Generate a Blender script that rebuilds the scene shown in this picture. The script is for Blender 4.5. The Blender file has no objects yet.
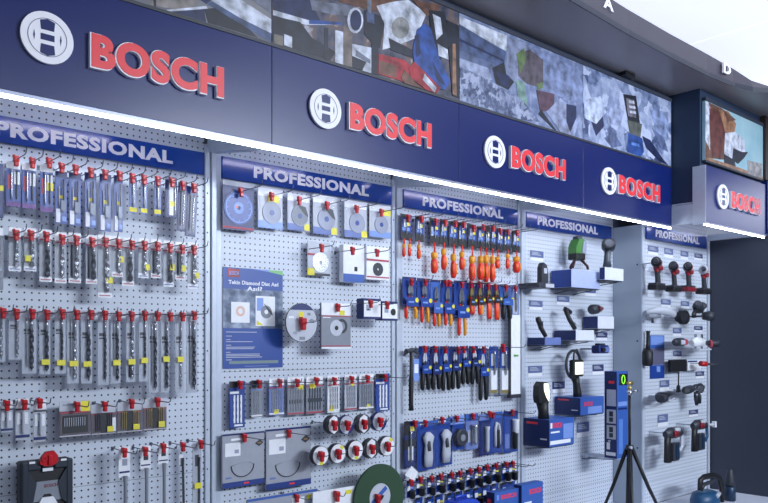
import bpy, bmesh, math, random
from mathutils import Vector, Matrix

random.seed(7)
S = bpy.context.scene
COL = S.collection

# ------------------------------------------------------------------ camera
F = 765.0; CX = 384.0; HY = 341.0; CAMH = 1.6
CO, SI = 0.6678, 0.7443            # camera heading against the wall direction (+X)
cd = bpy.data.cameras.new('camera'); cam = bpy.data.objects.new('camera', cd); COL.objects.link(cam)
cd.sensor_width = 36; cd.lens = F / 768 * 36; cd.shift_y = (HY - 251.5) / 768; cd.clip_start = 0.05
cam.location = (0, 0, CAMH); cam.rotation_euler = (math.pi / 2, 0, -math.asin(CO))
S.camera = cam
S.view_settings.view_transform = 'Standard'; S.view_settings.look = 'None'
S.view_settings.gamma = 1; S.view_settings.use_curve_mapping = False
S.view_settings.exposure = 0.62

# ------------------------------------------------------------------ world + added fill lights
LED_POWER = 21.0
CEIL_POWER = 0.62
w = bpy.data.worlds.new('world'); S.world = w; w.use_nodes = True
w.node_tree.nodes['Background'].inputs[0].default_value = (0.62, 0.72, 1.0, 1)
w.node_tree.nodes['Background'].inputs[1].default_value = 0.25
def area(name, loc, target, sx, sy, power, color):
    ld = bpy.data.lights.new(name, 'AREA'); ld.shape = 'RECTANGLE'; ld.size = sx; ld.size_y = sy
    ld.energy = power; ld.color = color
    o = bpy.data.objects.new(name, ld); COL.objects.link(o); o.location = loc
    o.rotation_euler = (Vector(target) - Vector(loc)).to_track_quat('-Z', 'Y').to_euler()
    return o
area('fill_light_near', (0.9, -2.7, 3.3), (2.0, 2.6, 1.3), 3.0, 1.2, 66, (0.81, 0.89, 1.0))  # added fill light, brightens the near bays from behind the camera
area('fill_light_far', (4.4, -2.7, 3.40), (4.5, 2.6, 1.3), 2.6, 1.2, 285, (0.80, 0.885, 1.0))  # added fill from the room side, brightens the far bays

# ------------------------------------------------------------------ helpers
def W(x, y, Y):
    """world point on the plane Y=const that the photograph shows at (x, y)"""
    u = (x - CX) / F; t = Y / (SI - CO * u)
    return Vector((t * (CO + SI * u), Y, CAMH + t * (HY - y) / F))
def WX(x, Y): return W(x, 0, Y).x
def lin(c):
    c = c / 255.0
    return c / 12.92 if c <= 0.04045 else ((c + 0.055) / 1.055) ** 2.4
MATS = {}
def mat(name, rgb=None, rough=0.5, metal=0.0, emit=0.0, var=0.08, scale=40.0, coat=0.0, alpha=1.0):
    if name in MATS: return MATS[name]
    m = bpy.data.materials.new(name); m.use_nodes = True; nt = m.node_tree
    b = nt.nodes['Principled BSDF']
    c = tuple(lin(v) for v in rgb)
    tc = nt.nodes.new('ShaderNodeTexCoord'); nz = nt.nodes.new('ShaderNodeTexNoise')
    nz.inputs['Scale'].default_value = scale; nz.inputs['Detail'].default_value = 2
    mx = nt.nodes.new('ShaderNodeMix'); mx.data_type = 'RGBA'
    mx.inputs[6].default_value = (c[0] * (1 - var), c[1] * (1 - var), c[2] * (1 - var), 1)
    mx.inputs[7].default_value = (min(1, c[0] * (1 + var)), min(1, c[1] * (1 + var)), min(1, c[2] * (1 + var)), 1)
    nt.links.new(tc.outputs['Object'], nz.inputs['Vector']); nt.links.new(nz.outputs['Fac'], mx.inputs[0])
    nt.links.new(mx.outputs[2], b.inputs['Base Color'])
    b.inputs['Roughness'].default_value = rough; b.inputs['Metallic'].default_value = metal
    if coat: b.inputs['Coat Weight'].default_value = coat; b.inputs['Coat Roughness'].default_value = 0.08
    if emit:
        b.inputs['Emission Color'].default_value = c + (1,); b.inputs['Emission Strength'].default_value = emit
    if alpha < 1: b.inputs['Alpha'].default_value = alpha
    MATS[name] = m
    return m
def noisemat(name, stops, scale, rough=0.45, kind='noise', stretch=(1, 1, 1), detail=6):
    if name in MATS: return MATS[name]
    m = bpy.data.materials.new(name); m.use_nodes = True; nt = m.node_tree; b = nt.nodes['Principled BSDF']
    tc = nt.nodes.new('ShaderNodeTexCoord'); mp = nt.nodes.new('ShaderNodeMapping'); mp.inputs['Scale'].default_value = stretch
    if kind == 'noise':
        nz = nt.nodes.new('ShaderNodeTexNoise'); nz.inputs['Detail'].default_value = detail; out = nz.outputs['Fac']
    else:
        nz = nt.nodes.new('ShaderNodeTexVoronoi'); out = nz.outputs['Distance']
    nz.inputs['Scale'].default_value = scale
    cr = nt.nodes.new('ShaderNodeValToRGB'); e = cr.color_ramp.elements
    while len(e) < len(stops): e.new(0.5)
    for i, (p, c) in enumerate(stops):
        e[i].position = p; e[i].color = tuple(lin(v) for v in c) + (1,)
    nt.links.new(tc.outputs['Object'], mp.inputs['Vector']); nt.links.new(mp.outputs[0], nz.inputs['Vector'])
    nt.links.new(out, cr.inputs[0]); nt.links.new(cr.outputs[0], b.inputs['Base Color'])
    b.inputs['Roughness'].default_value = rough
    MATS[name] = m
    return m
def rockmat(name, stops, scale):
    if name in MATS: return MATS[name]
    m = bpy.data.materials.new(name); m.use_nodes = True; nt = m.node_tree; b = nt.nodes['Principled BSDF']
    tc = nt.nodes.new('ShaderNodeTexCoord'); nz = nt.nodes.new('ShaderNodeTexNoise'); nz.inputs['Scale'].default_value = scale * 0.7; nz.inputs['Detail'].default_value = 6
    mx = nt.nodes.new('ShaderNodeMix'); mx.data_type = 'RGBA'; mx.inputs[0].default_value = 0.10
    vo = nt.nodes.new('ShaderNodeTexVoronoi'); vo.inputs['Scale'].default_value = scale
    nt.links.new(tc.outputs['Object'], nz.inputs['Vector']); nt.links.new(tc.outputs['Object'], mx.inputs[6]); nt.links.new(nz.outputs['Color'], mx.inputs[7])
    nt.links.new(mx.outputs[2], vo.inputs['Vector'])
    sp = nt.nodes.new('ShaderNodeSeparateColor'); nt.links.new(vo.outputs['Color'], sp.inputs[0])
    n2 = nt.nodes.new('ShaderNodeTexNoise'); n2.inputs['Scale'].default_value = scale * 1.6; n2.inputs['Detail'].default_value = 8; nt.links.new(tc.outputs['Object'], n2.inputs['Vector'])
    ml = nt.nodes.new('ShaderNodeMath'); ml.operation = 'MULTIPLY'; ml.inputs[1].default_value = 0.45; nt.links.new(sp.outputs[0], ml.inputs[0])
    m2 = nt.nodes.new('ShaderNodeMath'); m2.operation = 'MULTIPLY'; m2.inputs[1].default_value = 0.55; nt.links.new(n2.outputs['Fac'], m2.inputs[0])
    ad = nt.nodes.new('ShaderNodeMath'); nt.links.new(ml.outputs[0], ad.inputs[0]); nt.links.new(m2.outputs[0], ad.inputs[1])
    cr = nt.nodes.new('ShaderNodeValToRGB'); e = cr.color_ramp.elements
    while len(e) < len(stops): e.new(0.5)
    for i, (p, c_) in enumerate(stops): e[i].position = p; e[i].color = tuple(lin(v) for v in c_) + (1,)
    nt.links.new(ad.outputs[0], cr.inputs[0]); nt.links.new(cr.outputs[0], b.inputs['Base Color']); b.inputs['Roughness'].default_value = 0.4
    MATS[name] = m
    return m
def clearmat():
    if 'clear_plastic' in MATS: return MATS['clear_plastic']
    m = bpy.data.materials.new('clear_plastic'); m.use_nodes = True; nt = m.node_tree; nt.nodes.clear()
    o = nt.nodes.new('ShaderNodeOutputMaterial'); tr = nt.nodes.new('ShaderNodeBsdfTransparent')
    df = nt.nodes.new('ShaderNodeBsdfDiffuse'); gl = nt.nodes.new('ShaderNodeBsdfGlossy'); gl.inputs['Roughness'].default_value = 0.2
    df.inputs['Color'].default_value = (0.5, 0.56, 0.66, 1)
    nz = nt.nodes.new('ShaderNodeTexNoise'); nz.inputs['Scale'].default_value = 30
    tc = nt.nodes.new('ShaderNodeTexCoord'); nt.links.new(tc.outputs['Object'], nz.inputs['Vector'])
    bp = nt.nodes.new('ShaderNodeBump'); bp.inputs['Strength'].default_value = 0.25; bp.inputs['Distance'].default_value = 0.004
    nt.links.new(nz.outputs['Fac'], bp.inputs['Height']); nt.links.new(bp.outputs[0], gl.inputs['Normal'])
    m1 = nt.nodes.new('ShaderNodeMixShader'); m1.inputs[0].default_value = 0.18
    m2 = nt.nodes.new('ShaderNodeMixShader'); m2.inputs[0].default_value = 0.035
    nt.links.new(df.outputs[0], m1.inputs[1]); nt.links.new(gl.outputs[0], m1.inputs[2])
    nt.links.new(tr.outputs[0], m2.inputs[1]); nt.links.new(m1.outputs[0], m2.inputs[2])
    nt.links.new(m2.outputs[0], o.inputs['Surface'])
    MATS['clear_plastic'] = m
    return m

class MB:
    def __init__(s): s.bm = bmesh.new(); s.mats = []
    def mi(s, m):
        if m not in s.mats: s.mats.append(m)
        return s.mats.index(m)
    def _fin(s, faces, m, smooth=False):
        i = s.mi(m)
        for f in faces: f.material_index = i; f.smooth = smooth
    def box(s, x0, x1, y0, y1, z0, z1, m, bev=0.0):
        x0, x1 = sorted((x0, x1)); y0, y1 = sorted((y0, y1)); z0, z1 = sorted((z0, z1))
        v = [s.bm.verts.new(p) for p in ((x0,y0,z0),(x1,y0,z0),(x1,y1,z0),(x0,y1,z0),(x0,y0,z1),(x1,y0,z1),(x1,y1,z1),(x0,y1,z1))]
        fs = [s.bm.faces.new([v[i] for i in q]) for q in ((3,2,1,0),(4,5,6,7),(0,1,5,4),(1,2,6,5),(2,3,7,6),(3,0,4,7))]
        s._fin(fs, m)
        if bev > 0:
            bev = min(bev, 0.45 * min(x1 - x0, y1 - y0, z1 - z0))
            es = list({e for f in fs for e in f.edges})
            r = bmesh.ops.bevel(s.bm, geom=es, offset=bev, segments=2, affect='EDGES', profile=0.5)
            s._fin(r['faces'], m)
        return s
    def prism(s, pts, y0, y1, m, smooth=False):
        """polygon in x,z extruded from y0 (back) to y1 (front, smaller y)"""
        a = sum(pts[i][0] * pts[(i+1) % len(pts)][1] - pts[(i+1) % len(pts)][0] * pts[i][1] for i in range(len(pts)))
        if a < 0: pts = pts[::-1]
        y0, y1 = max(y0, y1), min(y0, y1)
        f = [s.bm.verts.new((p[0], y1, p[1])) for p in pts]; b = [s.bm.verts.new((p[0], y0, p[1])) for p in pts]
        n = len(pts); fs = [s.bm.faces.new(f), s.bm.faces.new(b[::-1])]
        sd = [s.bm.faces.new((f[i], b[i], b[(i+1) % n], f[(i+1) % n])) for i in range(n)]
        s._fin(fs, m); s._fin(sd, m, smooth)
        return s
    def disc(s, cx, cz, r, y0, y1, m, n=32, rz=None):
        rz = rz or r
        return s.prism([(cx + r * math.cos(2*math.pi*i/n), cz + rz * math.sin(2*math.pi*i/n)) for i in range(n)], y0, y1, m, True)
    def ring(s, cx, cz, ro, ri, y0, y1, m, n=40):
        y0, y1 = max(y0, y1), min(y0, y1); L = []
        for (r, y) in ((ro, y1), (ro, y0), (ri, y0), (ri, y1)):
            L.append([s.bm.verts.new((cx + r * math.cos(2*math.pi*i/n), y, cz + r * math.sin(2*math.pi*i/n))) for i in range(n)])
        for k in range(4):
            A, B = L[k], L[(k+1) % 4]
            s._fin([s.bm.faces.new((A[i], A[(i+1) % n], B[(i+1) % n], B[i])) for i in range(n)], m)
        return s
    def tube(s, pts, r, m, n=8, rads=None, sq=1.0):
        pts = [Vector(p) for p in pts]; rings = []
        for i, p in enumerate(pts):
            d = (pts[min(i+1, len(pts)-1)] - pts[max(i-1, 0)]).normalized()
            a = d.cross(Vector((0, 1, 0)))
            if a.length < 0.15: a = d.cross(Vector((1, 0, 0)))
            a.normalize(); b = d.cross(a); rr = rads[i] if rads else r
            rings.append([s.bm.verts.new(p + rr * (math.cos(2*math.pi*k/n) * a + sq * math.sin(2*math.pi*k/n) * b)) for k in range(n)])
        fs = []
        for i in range(len(rings) - 1):
            fs += [s.bm.faces.new((rings[i][k], rings[i+1][k], rings[i+1][(k+1) % n], rings[i][(k+1) % n])) for k in range(n)]
        s._fin(fs, m, True)
        s._fin([s.bm.faces.new(rings[0]), s.bm.faces.new(rings[-1][::-1])], m)
        return s
    def drill(s, x, z0, z1, r, y, m, pitch=0.02, n=8, shank=0.25, ms=None):
        """twist drill standing along z from z1 (top, shank) to z0 (tip)"""
        H = z1 - z0; zs = z1 - H * shank
        s.tube([(x, y, z1), (x, y, zs)], r * 0.75, ms or m, 8)
        N = max(8, int((zs - z0) / pitch * 6)); N = min(N, 40); rings = []
        for i in range(N + 1):
            t = i / N; z = zs + (z0 - zs) * t; a0 = 2 * math.pi * (zs - z) / pitch * 0.5
            k = 1.0 if t < 0.95 else 0.3
            rings.append([s.bm.verts.new((x + k * r * (1.0 if j % 4 in (0, 1) else 0.5) * math.cos(a0 + 2*math.pi*j/n),
                                          y + k * r * (1.0 if j % 4 in (0, 1) else 0.5) * math.sin(a0 + 2*math.pi*j/n), z)) for j in range(n)])
        fs = []
        for i in range(N):
            fs += [s.bm.faces.new((rings[i][j], rings[i][(j+1) % n], rings[i+1][(j+1) % n], rings[i+1][j])) for j in range(n)]
        s._fin(fs, m, False)
        return s
    def build(s, name, parent=None, loc=None, norm=False):
        bmesh.ops.recalc_face_normals(s.bm, faces=s.bm.faces[:])
        me = bpy.data.meshes.new(name); s.bm.to_mesh(me); s.bm.free()
        for m in s.mats: me.materials.append(m)
        o = bpy.data.objects.new(name, me); COL.objects.link(o)
        if parent: o.parent = parent
        if loc is not None: o.location = loc
        return o
def tag(o, label=None, cat=None, group=None, kind=None):
    if label: o['label'] = label
    if cat: o['category'] = cat
    if group: o['group'] = group
    if kind: o['kind'] = kind
    return o
def thing(name, loc, label, cat, group=None, rz=0.0):
    o = bpy.data.objects.new(name, None); COL.objects.link(o); o.location = loc; o.rotation_euler = (0, 0, rz)
    o.empty_display_size = 0.05
    return tag(o, label, cat, group)
_tc = {}
def text(name, s, x0, x1, z0, z1, y, depth, m, parent, bold=0.0, origin=(0, 0, 0)):
    """lettering facing -Y filling x0..x1, z0..z1; front face at y-depth, back at y"""
    key = (s, bold)
    if key not in _tc:
        cu = bpy.data.curves.new('txt', 'FONT'); cu.body = s; cu.size = 1; cu.extrude = 0.5; cu.offset = bold; cu.resolution_u = 6 if s == 'BOSCH' and bold > 0.045 else 3
        cu.space_character = 1.0 + bold * 2
        to = bpy.data.objects.new('txt', cu); COL.objects.link(to)
        me = bpy.data.meshes.new_from_object(to.evaluated_get(bpy.context.evaluated_depsgraph_get()))
        bpy.data.objects.remove(to)
        _tc[key] = ([v.co.copy() for v in me.vertices], [tuple(p.vertices) for p in me.polygons])
        bpy.data.meshes.remove(me)
    vs, ps = _tc[key]
    ax = min(v.x for v in vs); bx = max(v.x for v in vs); ay = min(v.y for v in vs); by = max(v.y for v in vs)
    nv = [(x0 + (v.x-ax)/(bx-ax)*(x1-x0), y - depth * (v.z + 0.5), z0 + (v.y-ay)/(by-ay)*(z1-z0)) for v in vs]
    me = bpy.data.meshes.new(name); me.from_pydata(nv, [], ps); me.materials.append(m); me.update()
    o = bpy.data.objects.new(name, me); COL.objects.link(o)
    if parent: o.parent = parent
    return o
ORD = ['first','second','third','fourth','fifth','sixth','seventh','eighth','ninth','tenth','eleventh','twelfth','thirteenth','fourteenth','fifteenth','sixteenth']

# ------------------------------------------------------------------ materials
M = dict(
    post=mat('post_steel', (188,197,212), 0.4, 0.1), white=mat('white_print', (232,234,240), 0.5), trim=mat('aluminium_trim', (150,155,175), 0.35, 0.6),
    navy=mat('navy_gloss', (14,32,98), 0.28, 0, var=0.03, scale=2), strip=mat('strip_blue', (34,70,158), 0.14, 0, var=0.03, scale=2, coat=0.4),
    blue=mat('card_blue', (28,62,142), 0.35), dblue=mat('card_dark_blue', (16,36,98), 0.4), lblue=mat('card_light_blue', (120,150,215), 0.4),
    box=mat('carton_blue', (52,92,170), 0.45), boxd=mat('carton_navy', (22,40,92), 0.45), red=mat('red_plastic', (186,18,32), 0.3),
    letred=mat('letter_red', (238,58,66), 0.4, var=0.02), letwhite=mat('letter_white', (245,243,250), 0.4, var=0.02),
    black=mat('black_rubber', (22,23,28), 0.5), dark=mat('dark_grey_plastic', (48,52,62), 0.45), grey=mat('grey_card', (128,134,146), 0.5),
    lgrey=mat('light_grey_card', (186,190,202), 0.5), steel=mat('steel', (190,194,202), 0.25, 0.9), dsteel=mat('dark_steel', (74,78,88), 0.35, 0.8),
    yellow=mat('yellow_sticker', (226,214,52), 0.5), orange=mat('orange_grip', (226,92,28), 0.4), gold=mat('gold_steel', (196,176,110), 0.3, 0.7),
    vred=mat('insulated_red', (224,52,32), 0.35), vyel=mat('insulated_yellow', (232,156,34), 0.35), green=mat('laser_green', (88,170,60), 0.4),
    dgreen=mat('abrasive_green', (44,72,52), 0.85, scale=200, var=0.2), teal=mat('tool_blue', (24,72,110), 0.4), teald=mat('tool_deep_blue', (22,50,78), 0.4),
    wire=mat('hook_wire', (92,98,112), 0.35, 0.6), purple=mat('purple_print', (112,80,140), 0.5), pink=mat('red_brown_print', (170,60,80), 0.5),
    ptag=mat('price_heading_blue', (92,106,152), 0.5), tag=mat('price_tag_blue', (104,122,180), 0.5), tagd=mat('price_tag_navy', (48,58,104), 0.5), screen=mat('lit_screen', (250,248,225), 0.4, emit=0.9),
    glow=mat('green_digit', (150,255,60), 0.4, emit=0.5), print=mat('grey_print_lines', (150,156,176), 0.5), wallgrey=mat('return_wall_grey', (50,56,72), 0.5, scale=3, var=0.05),
    clear=clearmat(),
)
# pegboard: rows of round holes, seams between the steel sheets
def pegmat():
    m = bpy.data.materials.new('pegboard_steel'); m.use_nodes = True; nt = m.node_tree; b = nt.nodes['Principled BSDF']
    def mth(op, a, bb=None, c=None):
        n = nt.nodes.new('ShaderNodeMath'); n.operation = op
        for i, v in enumerate((a, bb, c)):
            if v is None: continue
            if isinstance(v, (int, float)): n.inputs[i].default_value = v
            else: nt.links.new(v, n.inputs[i])
        return n.outputs[0]
    tc = nt.nodes.new('ShaderNodeTexCoord'); sp = nt.nodes.new('ShaderNodeSeparateXYZ'); nt.links.new(tc.outputs['Object'], sp.inputs[0])
    P = 0.0245
    fx = mth('SUBTRACT', mth('FRACT', mth('DIVIDE', mth('SUBTRACT', sp.outputs[0], 0.792 - P/2), P)), 0.5)
    fz = mth('SUBTRACT', mth('FRACT', mth('DIVIDE', mth('SUBTRACT', sp.outputs[2], 1.449 - P/2), P)), 0.5)
    d = mth('SQRT', mth('ADD', mth('MULTIPLY', fx, fx), mth('MULTIPLY', fz, fz)))
    hole = mth('LESS_THAN', d, 0.145)
    sz = mth('ABSOLUTE', mth('SUBTRACT', mth('FRACT', mth('DIVIDE', mth('SUBTRACT', sp.outputs[2], 1.472 - 0.1995), 0.399)), 0.5))
    seam = mth('MULTIPLY', mth('LESS_THAN', sz, 0.004), 0.45)
    fac = mth('MAXIMUM', hole, seam)
    nz = nt.nodes.new('ShaderNodeTexNoise'); nz.inputs['Scale'].default_value = 3; nt.links.new(tc.outputs['Object'], nz.inputs['Vector'])
    base = nt.nodes.new('ShaderNodeMix'); base.data_type = 'RGBA'; nt.links.new(nz.outputs['Fac'], base.inputs[0])
    base.inputs[6].default_value = (lin(196), lin(204), lin(218), 1); base.inputs[7].default_value = (lin(206), lin(213), lin(226), 1)
    mx = nt.nodes.new('ShaderNodeMix'); mx.data_type = 'RGBA'; nt.links.new(fac, mx.inputs[0])
    nt.links.new(base.outputs[2], mx.inputs[6]); mx.inputs[7].default_value = (0.02, 0.022, 0.035, 1)
    nt.links.new(mx.outputs[2], b.inputs['Base Color']); b.inputs['Roughness'].default_value = 0.45
    return m
PEG = pegmat()

# ------------------------------------------------------------------ structure
D = 2.8; DF = 2.38; D5 = 2.595; D2 = 2.16
BX = [0.573, 1.567, 2.593, 3.586, 4.58, 5.56]
def struct(o): o['kind'] = 'structure'; return o
mb = MB(); mb.box(-3, 14, -4, 3.0, -0.05, 0, mat('floor_tile', (150,152,160), 0.3, scale=4)); struct(mb.build('floor'))
wm = mat('shop_wall', (104,110,130), 0.7, scale=2)
mb = MB(); mb.box(-3, 5.56, 2.83, 2.95, 0, 4, wm); struct(mb.build('wall_back'))
mb = MB(); mb.box(-3.1, -3, -4, 2.95, 0, 4, wm); struct(mb.build('wall_left'))
mb = MB(); mb.box(-3, 14, -4.1, -4, 0, 4, wm); struct(mb.build('wall_front'))
mb = MB(); mb.box(14, 14.1, -4, 3, 0, 4, wm); struct(mb.build('wall_right'))
mb = MB(); mb.box(5.545, 5.66, 1.2, 2.95, 0, 2.335, M['wallgrey']); struct(mb.build('wall_return'))
# luminous stretch ceiling and dark soffit with a curved front edge
cm = bpy.data.materials.new('luminous_ceiling'); cm.use_nodes = True; nt = cm.node_tree; b = nt.nodes['Principled BSDF']
b.inputs['Base Color'].default_value = (0.8, 0.8, 0.85, 1); b.inputs['Emission Color'].default_value = (0.80, 0.85, 1.0, 1); b.inputs['Emission Strength'].default_value = CEIL_POWER
cm2 = cm.copy(); cm2.name = 'lit_ceiling_panel'; cm2.node_tree.nodes['Principled BSDF'].inputs['Emission Strength'].default_value = 4.0
mb = MB()
dk = mat('ceiling_paint', (84,88,102), 0.7, scale=2)
mb.box(2.3, 4.725, 0.7, 2.95, 3.5, 3.56, cm); mb.box(4.735, 14, 0.7, 2.95, 3.5, 3.56, cm)
mb.box(4.725, 4.735, 0.7, 2.95, 3.505, 3.55, M['trim']); mb.box(-3, 2.3, -4, 2.95, 3.5, 3.56, dk); mb.box(2.3, 14, -4, -1.3, 3.5, 3.56, dk)
mb.box(2.3, 2.9, -1.3, 0.7, 3.5, 3.56, dk); mb.box(2.9, 4.1, -1.3, 0.7, 3.5, 3.56, cm); mb.box(4.1, 10.3, -1.3, 0.7, 3.5, 3.56, dk); mb.box(9.8, 14, -1.3, 0.9, 3.49, 3.499, cm2)
struct(mb.build('ceiling'))
edge = [(-3, 2.02), (2.0, 2.02), (2.95, 2.03), (3.5, 2.06), (3.95, 2.07), (4.4, 2.07), (4.7, 2.05), (4.86, 2.01), (4.97, 1.95), (5.06, 1.84), (5.12, 1.70), (5.16, 1.4), (5.18, 0.9)]
sof = mat('soffit_grey', (150,144,146), 0.35, scale=2, var=0.04); bandm = mat('soffit_band_brown', (66,62,74), 0.45, scale=6); bandd = mat('soffit_edge_navy', (28,36,52), 0.4)
mb = MB(); bm = mb.bm
bt = [3.28] * 6 + [3.26, 3.215, 3.19, 3.18, 3.175, 3.17, 3.17]
n = len(edge)
lo = [bm.verts.new((x, y, 3.15)) for x, y in edge]; back = [bm.verts.new((x if x < 5.1 else 7.0, 2.95 if i < 10 else edge[i][1], 3.15)) for i, (x, y) in enumerate(edge)]
mi = [bm.verts.new((x, y - 0.012, 3.145)) for x, y in edge]; mi2 = [bm.verts.new((x, y - 0.012, 3.172)) for x, y in edge]
up = [bm.verts.new((x, y, 3.172)) for x, y in edge]; tp = [bm.verts.new((x, y, bt[i])) for i, (x, y) in enumerate(edge)]
tb = [bm.verts.new((v.co.x, v.co.y + 0.08, v.co.z)) for v in tp]
for i in range(n - 1):
    mb._fin([bm.faces.new((lo[i], lo[i+1], back[i+1], back[i]))], sof)
    mb._fin([bm.faces.new((lo[i], mi[i], mi[i+1], lo[i+1])), bm.faces.new((mi[i], mi2[i], mi2[i+1], mi[i+1])), bm.faces.new((mi2[i], up[i], up[i+1], mi2[i+1]))], bandd)
    mb._fin([bm.faces.new((up[i], tp[i], tp[i+1], up[i+1])), bm.faces.new((tp[i], tb[i], tb[i+1], tp[i+1]))], bandm)
so = struct(mb.build('ceiling_soffit')); so.name = 'ceiling_soffit'
mb = MB(); 
p0 = W(620, 82, 2.2); mb.box(WX(622, 2.36), WX(631, 2.36), 2.335, 2.372, 3.128, 3.149, M['black']); tag(mb.build('soffit_vent'), 'small black recess in the soffit above the rock poster', 'vent')
text('raised_letter', 'A', WX(606, 2.03), WX(616, 2.03), 3.215, 3.27, 2.055, 0.012, M['letwhite'], None, 0.03)
bpy.data.objects['raised_letter'].rotation_euler = (0, 0, 0)
tag(bpy.data.objects['raised_letter'], 'raised white letter A on the brown ceiling band', 'letter')
o = text('raised_letter', 'D', WX(722, 2.05), WX(729, 2.05), 3.20, 3.262, 2.05, 0.012, M['letwhite'], None, 0.03)
tag(o, 'raised white letter D on the brown ceiling band near its curve', 'letter')
# upper bulkhead behind fascia and its side
bulk = mat('bulkhead_navy', (36,52,78), 0.5, scale=3)
mb = MB(); mb.box(-1.2, 4.578, 2.40, 2.80, 2.46, 3.15, bulk); mb.box(4.578, 5.56, 2.20, 2.80, 2.46, 3.15, bulk); struct(mb.build('wall_bulkhead'))
mb = MB(); mb.box(4.572, 4.60, 2.245, 2.44, 2.328, 2.446, M['post'])
struct(mb.build('trim_1'))
# soffit over the shelves, between fascia and pegboard
mb = MB(); mb.box(-1.2, 4.578, 2.40, 2.80, 2.452, 2.46, M['post']); mb.box(4.578, 5.545, 2.20, 2.80, 2.452, 2.46, M['post']); struct(mb.build('trim_2'))

# pegboards, posts
bayname = ['the first bay with drill bits', 'the second bay with discs', 'the third bay with pliers', 'the fourth bay with measuring tools', 'the last bay with power tools']
for i in range(5):
    Y = D if i < 4 else D5
    x0 = BX[i] + 0.0365; x1 = BX[i+1] - 0.0365 if i != 4 else 5.508
    if i == 4: x0 = 4.611
    if i == 3: x1 = 4.578
    mb = MB(); mb.box(x0, x1, Y, Y + 0.02, 0.1 if i < 3 else 0.516, 2.452, PEG)
    tag(mb.build('pegboard'), 'light grey perforated steel pegboard backing ' + bayname[i], 'pegboard', 'pegboards of the wall display')
for i in range(0, 4):
    xp = BX[i]
    t = thing('upright_post', (xp, D, 0), ['grey steel upright post at the outer end of the drill bit bay', 'grey steel upright post between drill bits and discs', 'grey steel upright post between discs and pliers', 'grey steel upright post between pliers and measuring tools'][i], 'post', 'upright posts between bays')
    zp = 0.1 if i < 3 else 0.516
    mb = MB(); mb.box(-0.036, -0.014, -0.010, 0.02, zp, 2.40, M['post'], 0.002); mb.box(0.014, 0.036, -0.010, 0.02, zp, 2.40, M['post'], 0.002)
    for k in range(11): mb.disc(-0.027, 0.6 + k * 0.16, 0.0035, -0.0100, -0.0104, M['black'], 10)
    mb.build('flange', t)
    mb = MB(); mb.box(-0.011, 0.011, -0.018, 0.02, zp, 2.42, M['post'], 0.003); mb.build('upright', t)
    mb = MB(); a = 0.022; bm = mb.bm
    pr = [(-0.39, 2.325), (-0.39, 2.345), (-0.02, 2.445), (0.0, 2.445), (0.0, 2.37), (-0.30, 2.325)]
    A = [bm.verts.new((-a, p[0], p[1])) for p in pr]; B = [bm.verts.new((a, p[0], p[1])) for p in pr]
    fs = [bm.faces.new(A), bm.faces.new(B[::-1])] + [bm.faces.new((A[k], B[k], B[(k+1) % 6], A[(k+1) % 6])) for k in range(6)]
    mb._fin(fs, M['post']); mb.build('bracket', t)
# step between bay four and five
t = thing('side_panel', (4.58, D5, 0), 'plain grey steel side panel where the last bay steps forward', 'panel')
mb = MB(); mb.box(0, 0.018, 0, 0.205, 0.516, 2.36, mat('side_panel_grey', (160,172,186), 0.45, scale=3), 0.002)
mb.build('sheet', t)
mb = MB(); mb.box(-0.001, 0.03, -0.012, 0.0, 0.516, 2.37, M['post'], 0.002); mb.build('front_edge', t)
mb = MB(); bm = mb.bm; a = 0.02
for k, zz in enumerate((1.60, 0.9, 2.1)):
    mb.tube([(-0.001, 0.025, zz), (-0.002, 0.025, zz)], 0.006, M['black'], 10)
mb.build('bolt', t)
t = thing('side_panel', (5.523, D5, 0), 'narrow grey post at the far edge of the last bay', 'panel')
mb = MB(); mb.box(-0.012, 0.012, -0.012, 0.0, 0.516, 2.37, M['post'], 0.002); mb.build('sheet', t)
mb = MB(); mb.box(-0.014, 0.014, -0.38, -0.01, 2.335, 2.375, M['post'], 0.002); mb.build('bracket', t)
t = thing('fascia_bracket', (4.585, D5, 0), 'grey arm carrying the stepped fascia above the power tool bay', 'bracket')
mb = MB(); mb.box(0.0, 0.03, -0.40, -0.0, 2.345, 2.40, M['post'], 0.002); mb.build('arm', t)
# base deck
mb = MB(); mb.box(3.0, 5.545, 2.05, D5, 0.0, 0.515, mat('deck_white', (214,218,232), 0.4, scale=3), 0.004)
mb.box(3.0, 4.58, D5, D - 0.001, 0.0, 0.515, MATS['deck_white'])
tag(mb.build('base_deck'), 'white base deck running under the last bays of the display', 'deck')

# PROFESSIONAL header strips
for i in range(5):
    Y = D if i < 4 else D5
    x0 = BX[i] + 0.041; x1 = BX[i+1] - 0.041
    if i == 3: x1 = 4.545
    if i == 4: x0 = W(645, 0, D5).x; x1 = W(705, 0, D5).x
    t = thing('header_strip', ((x0+x1)/2, Y, 2.272), 'blue strip lettered PROFESSIONAL heading ' + bayname[i], 'sign', 'blue PROFESSIONAL header strips')
    hw = (x1 - x0) / 2
    mb = MB(); mb.box(-hw, hw, -0.012, -0.001, 0, 0.090, M['strip'], 0.001); mb.build('strip', t)
    tw = 0.3225 if i < 4 else 0.31
    ofs = {0: -0.005, 3: -0.03}.get(i, 0)
    text('lettering', 'PROFESSIONAL', -tw + ofs, tw + ofs, 0.0215, 0.072, -0.0118, 0.0015, M['letwhite'], t, 0.045)

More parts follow.
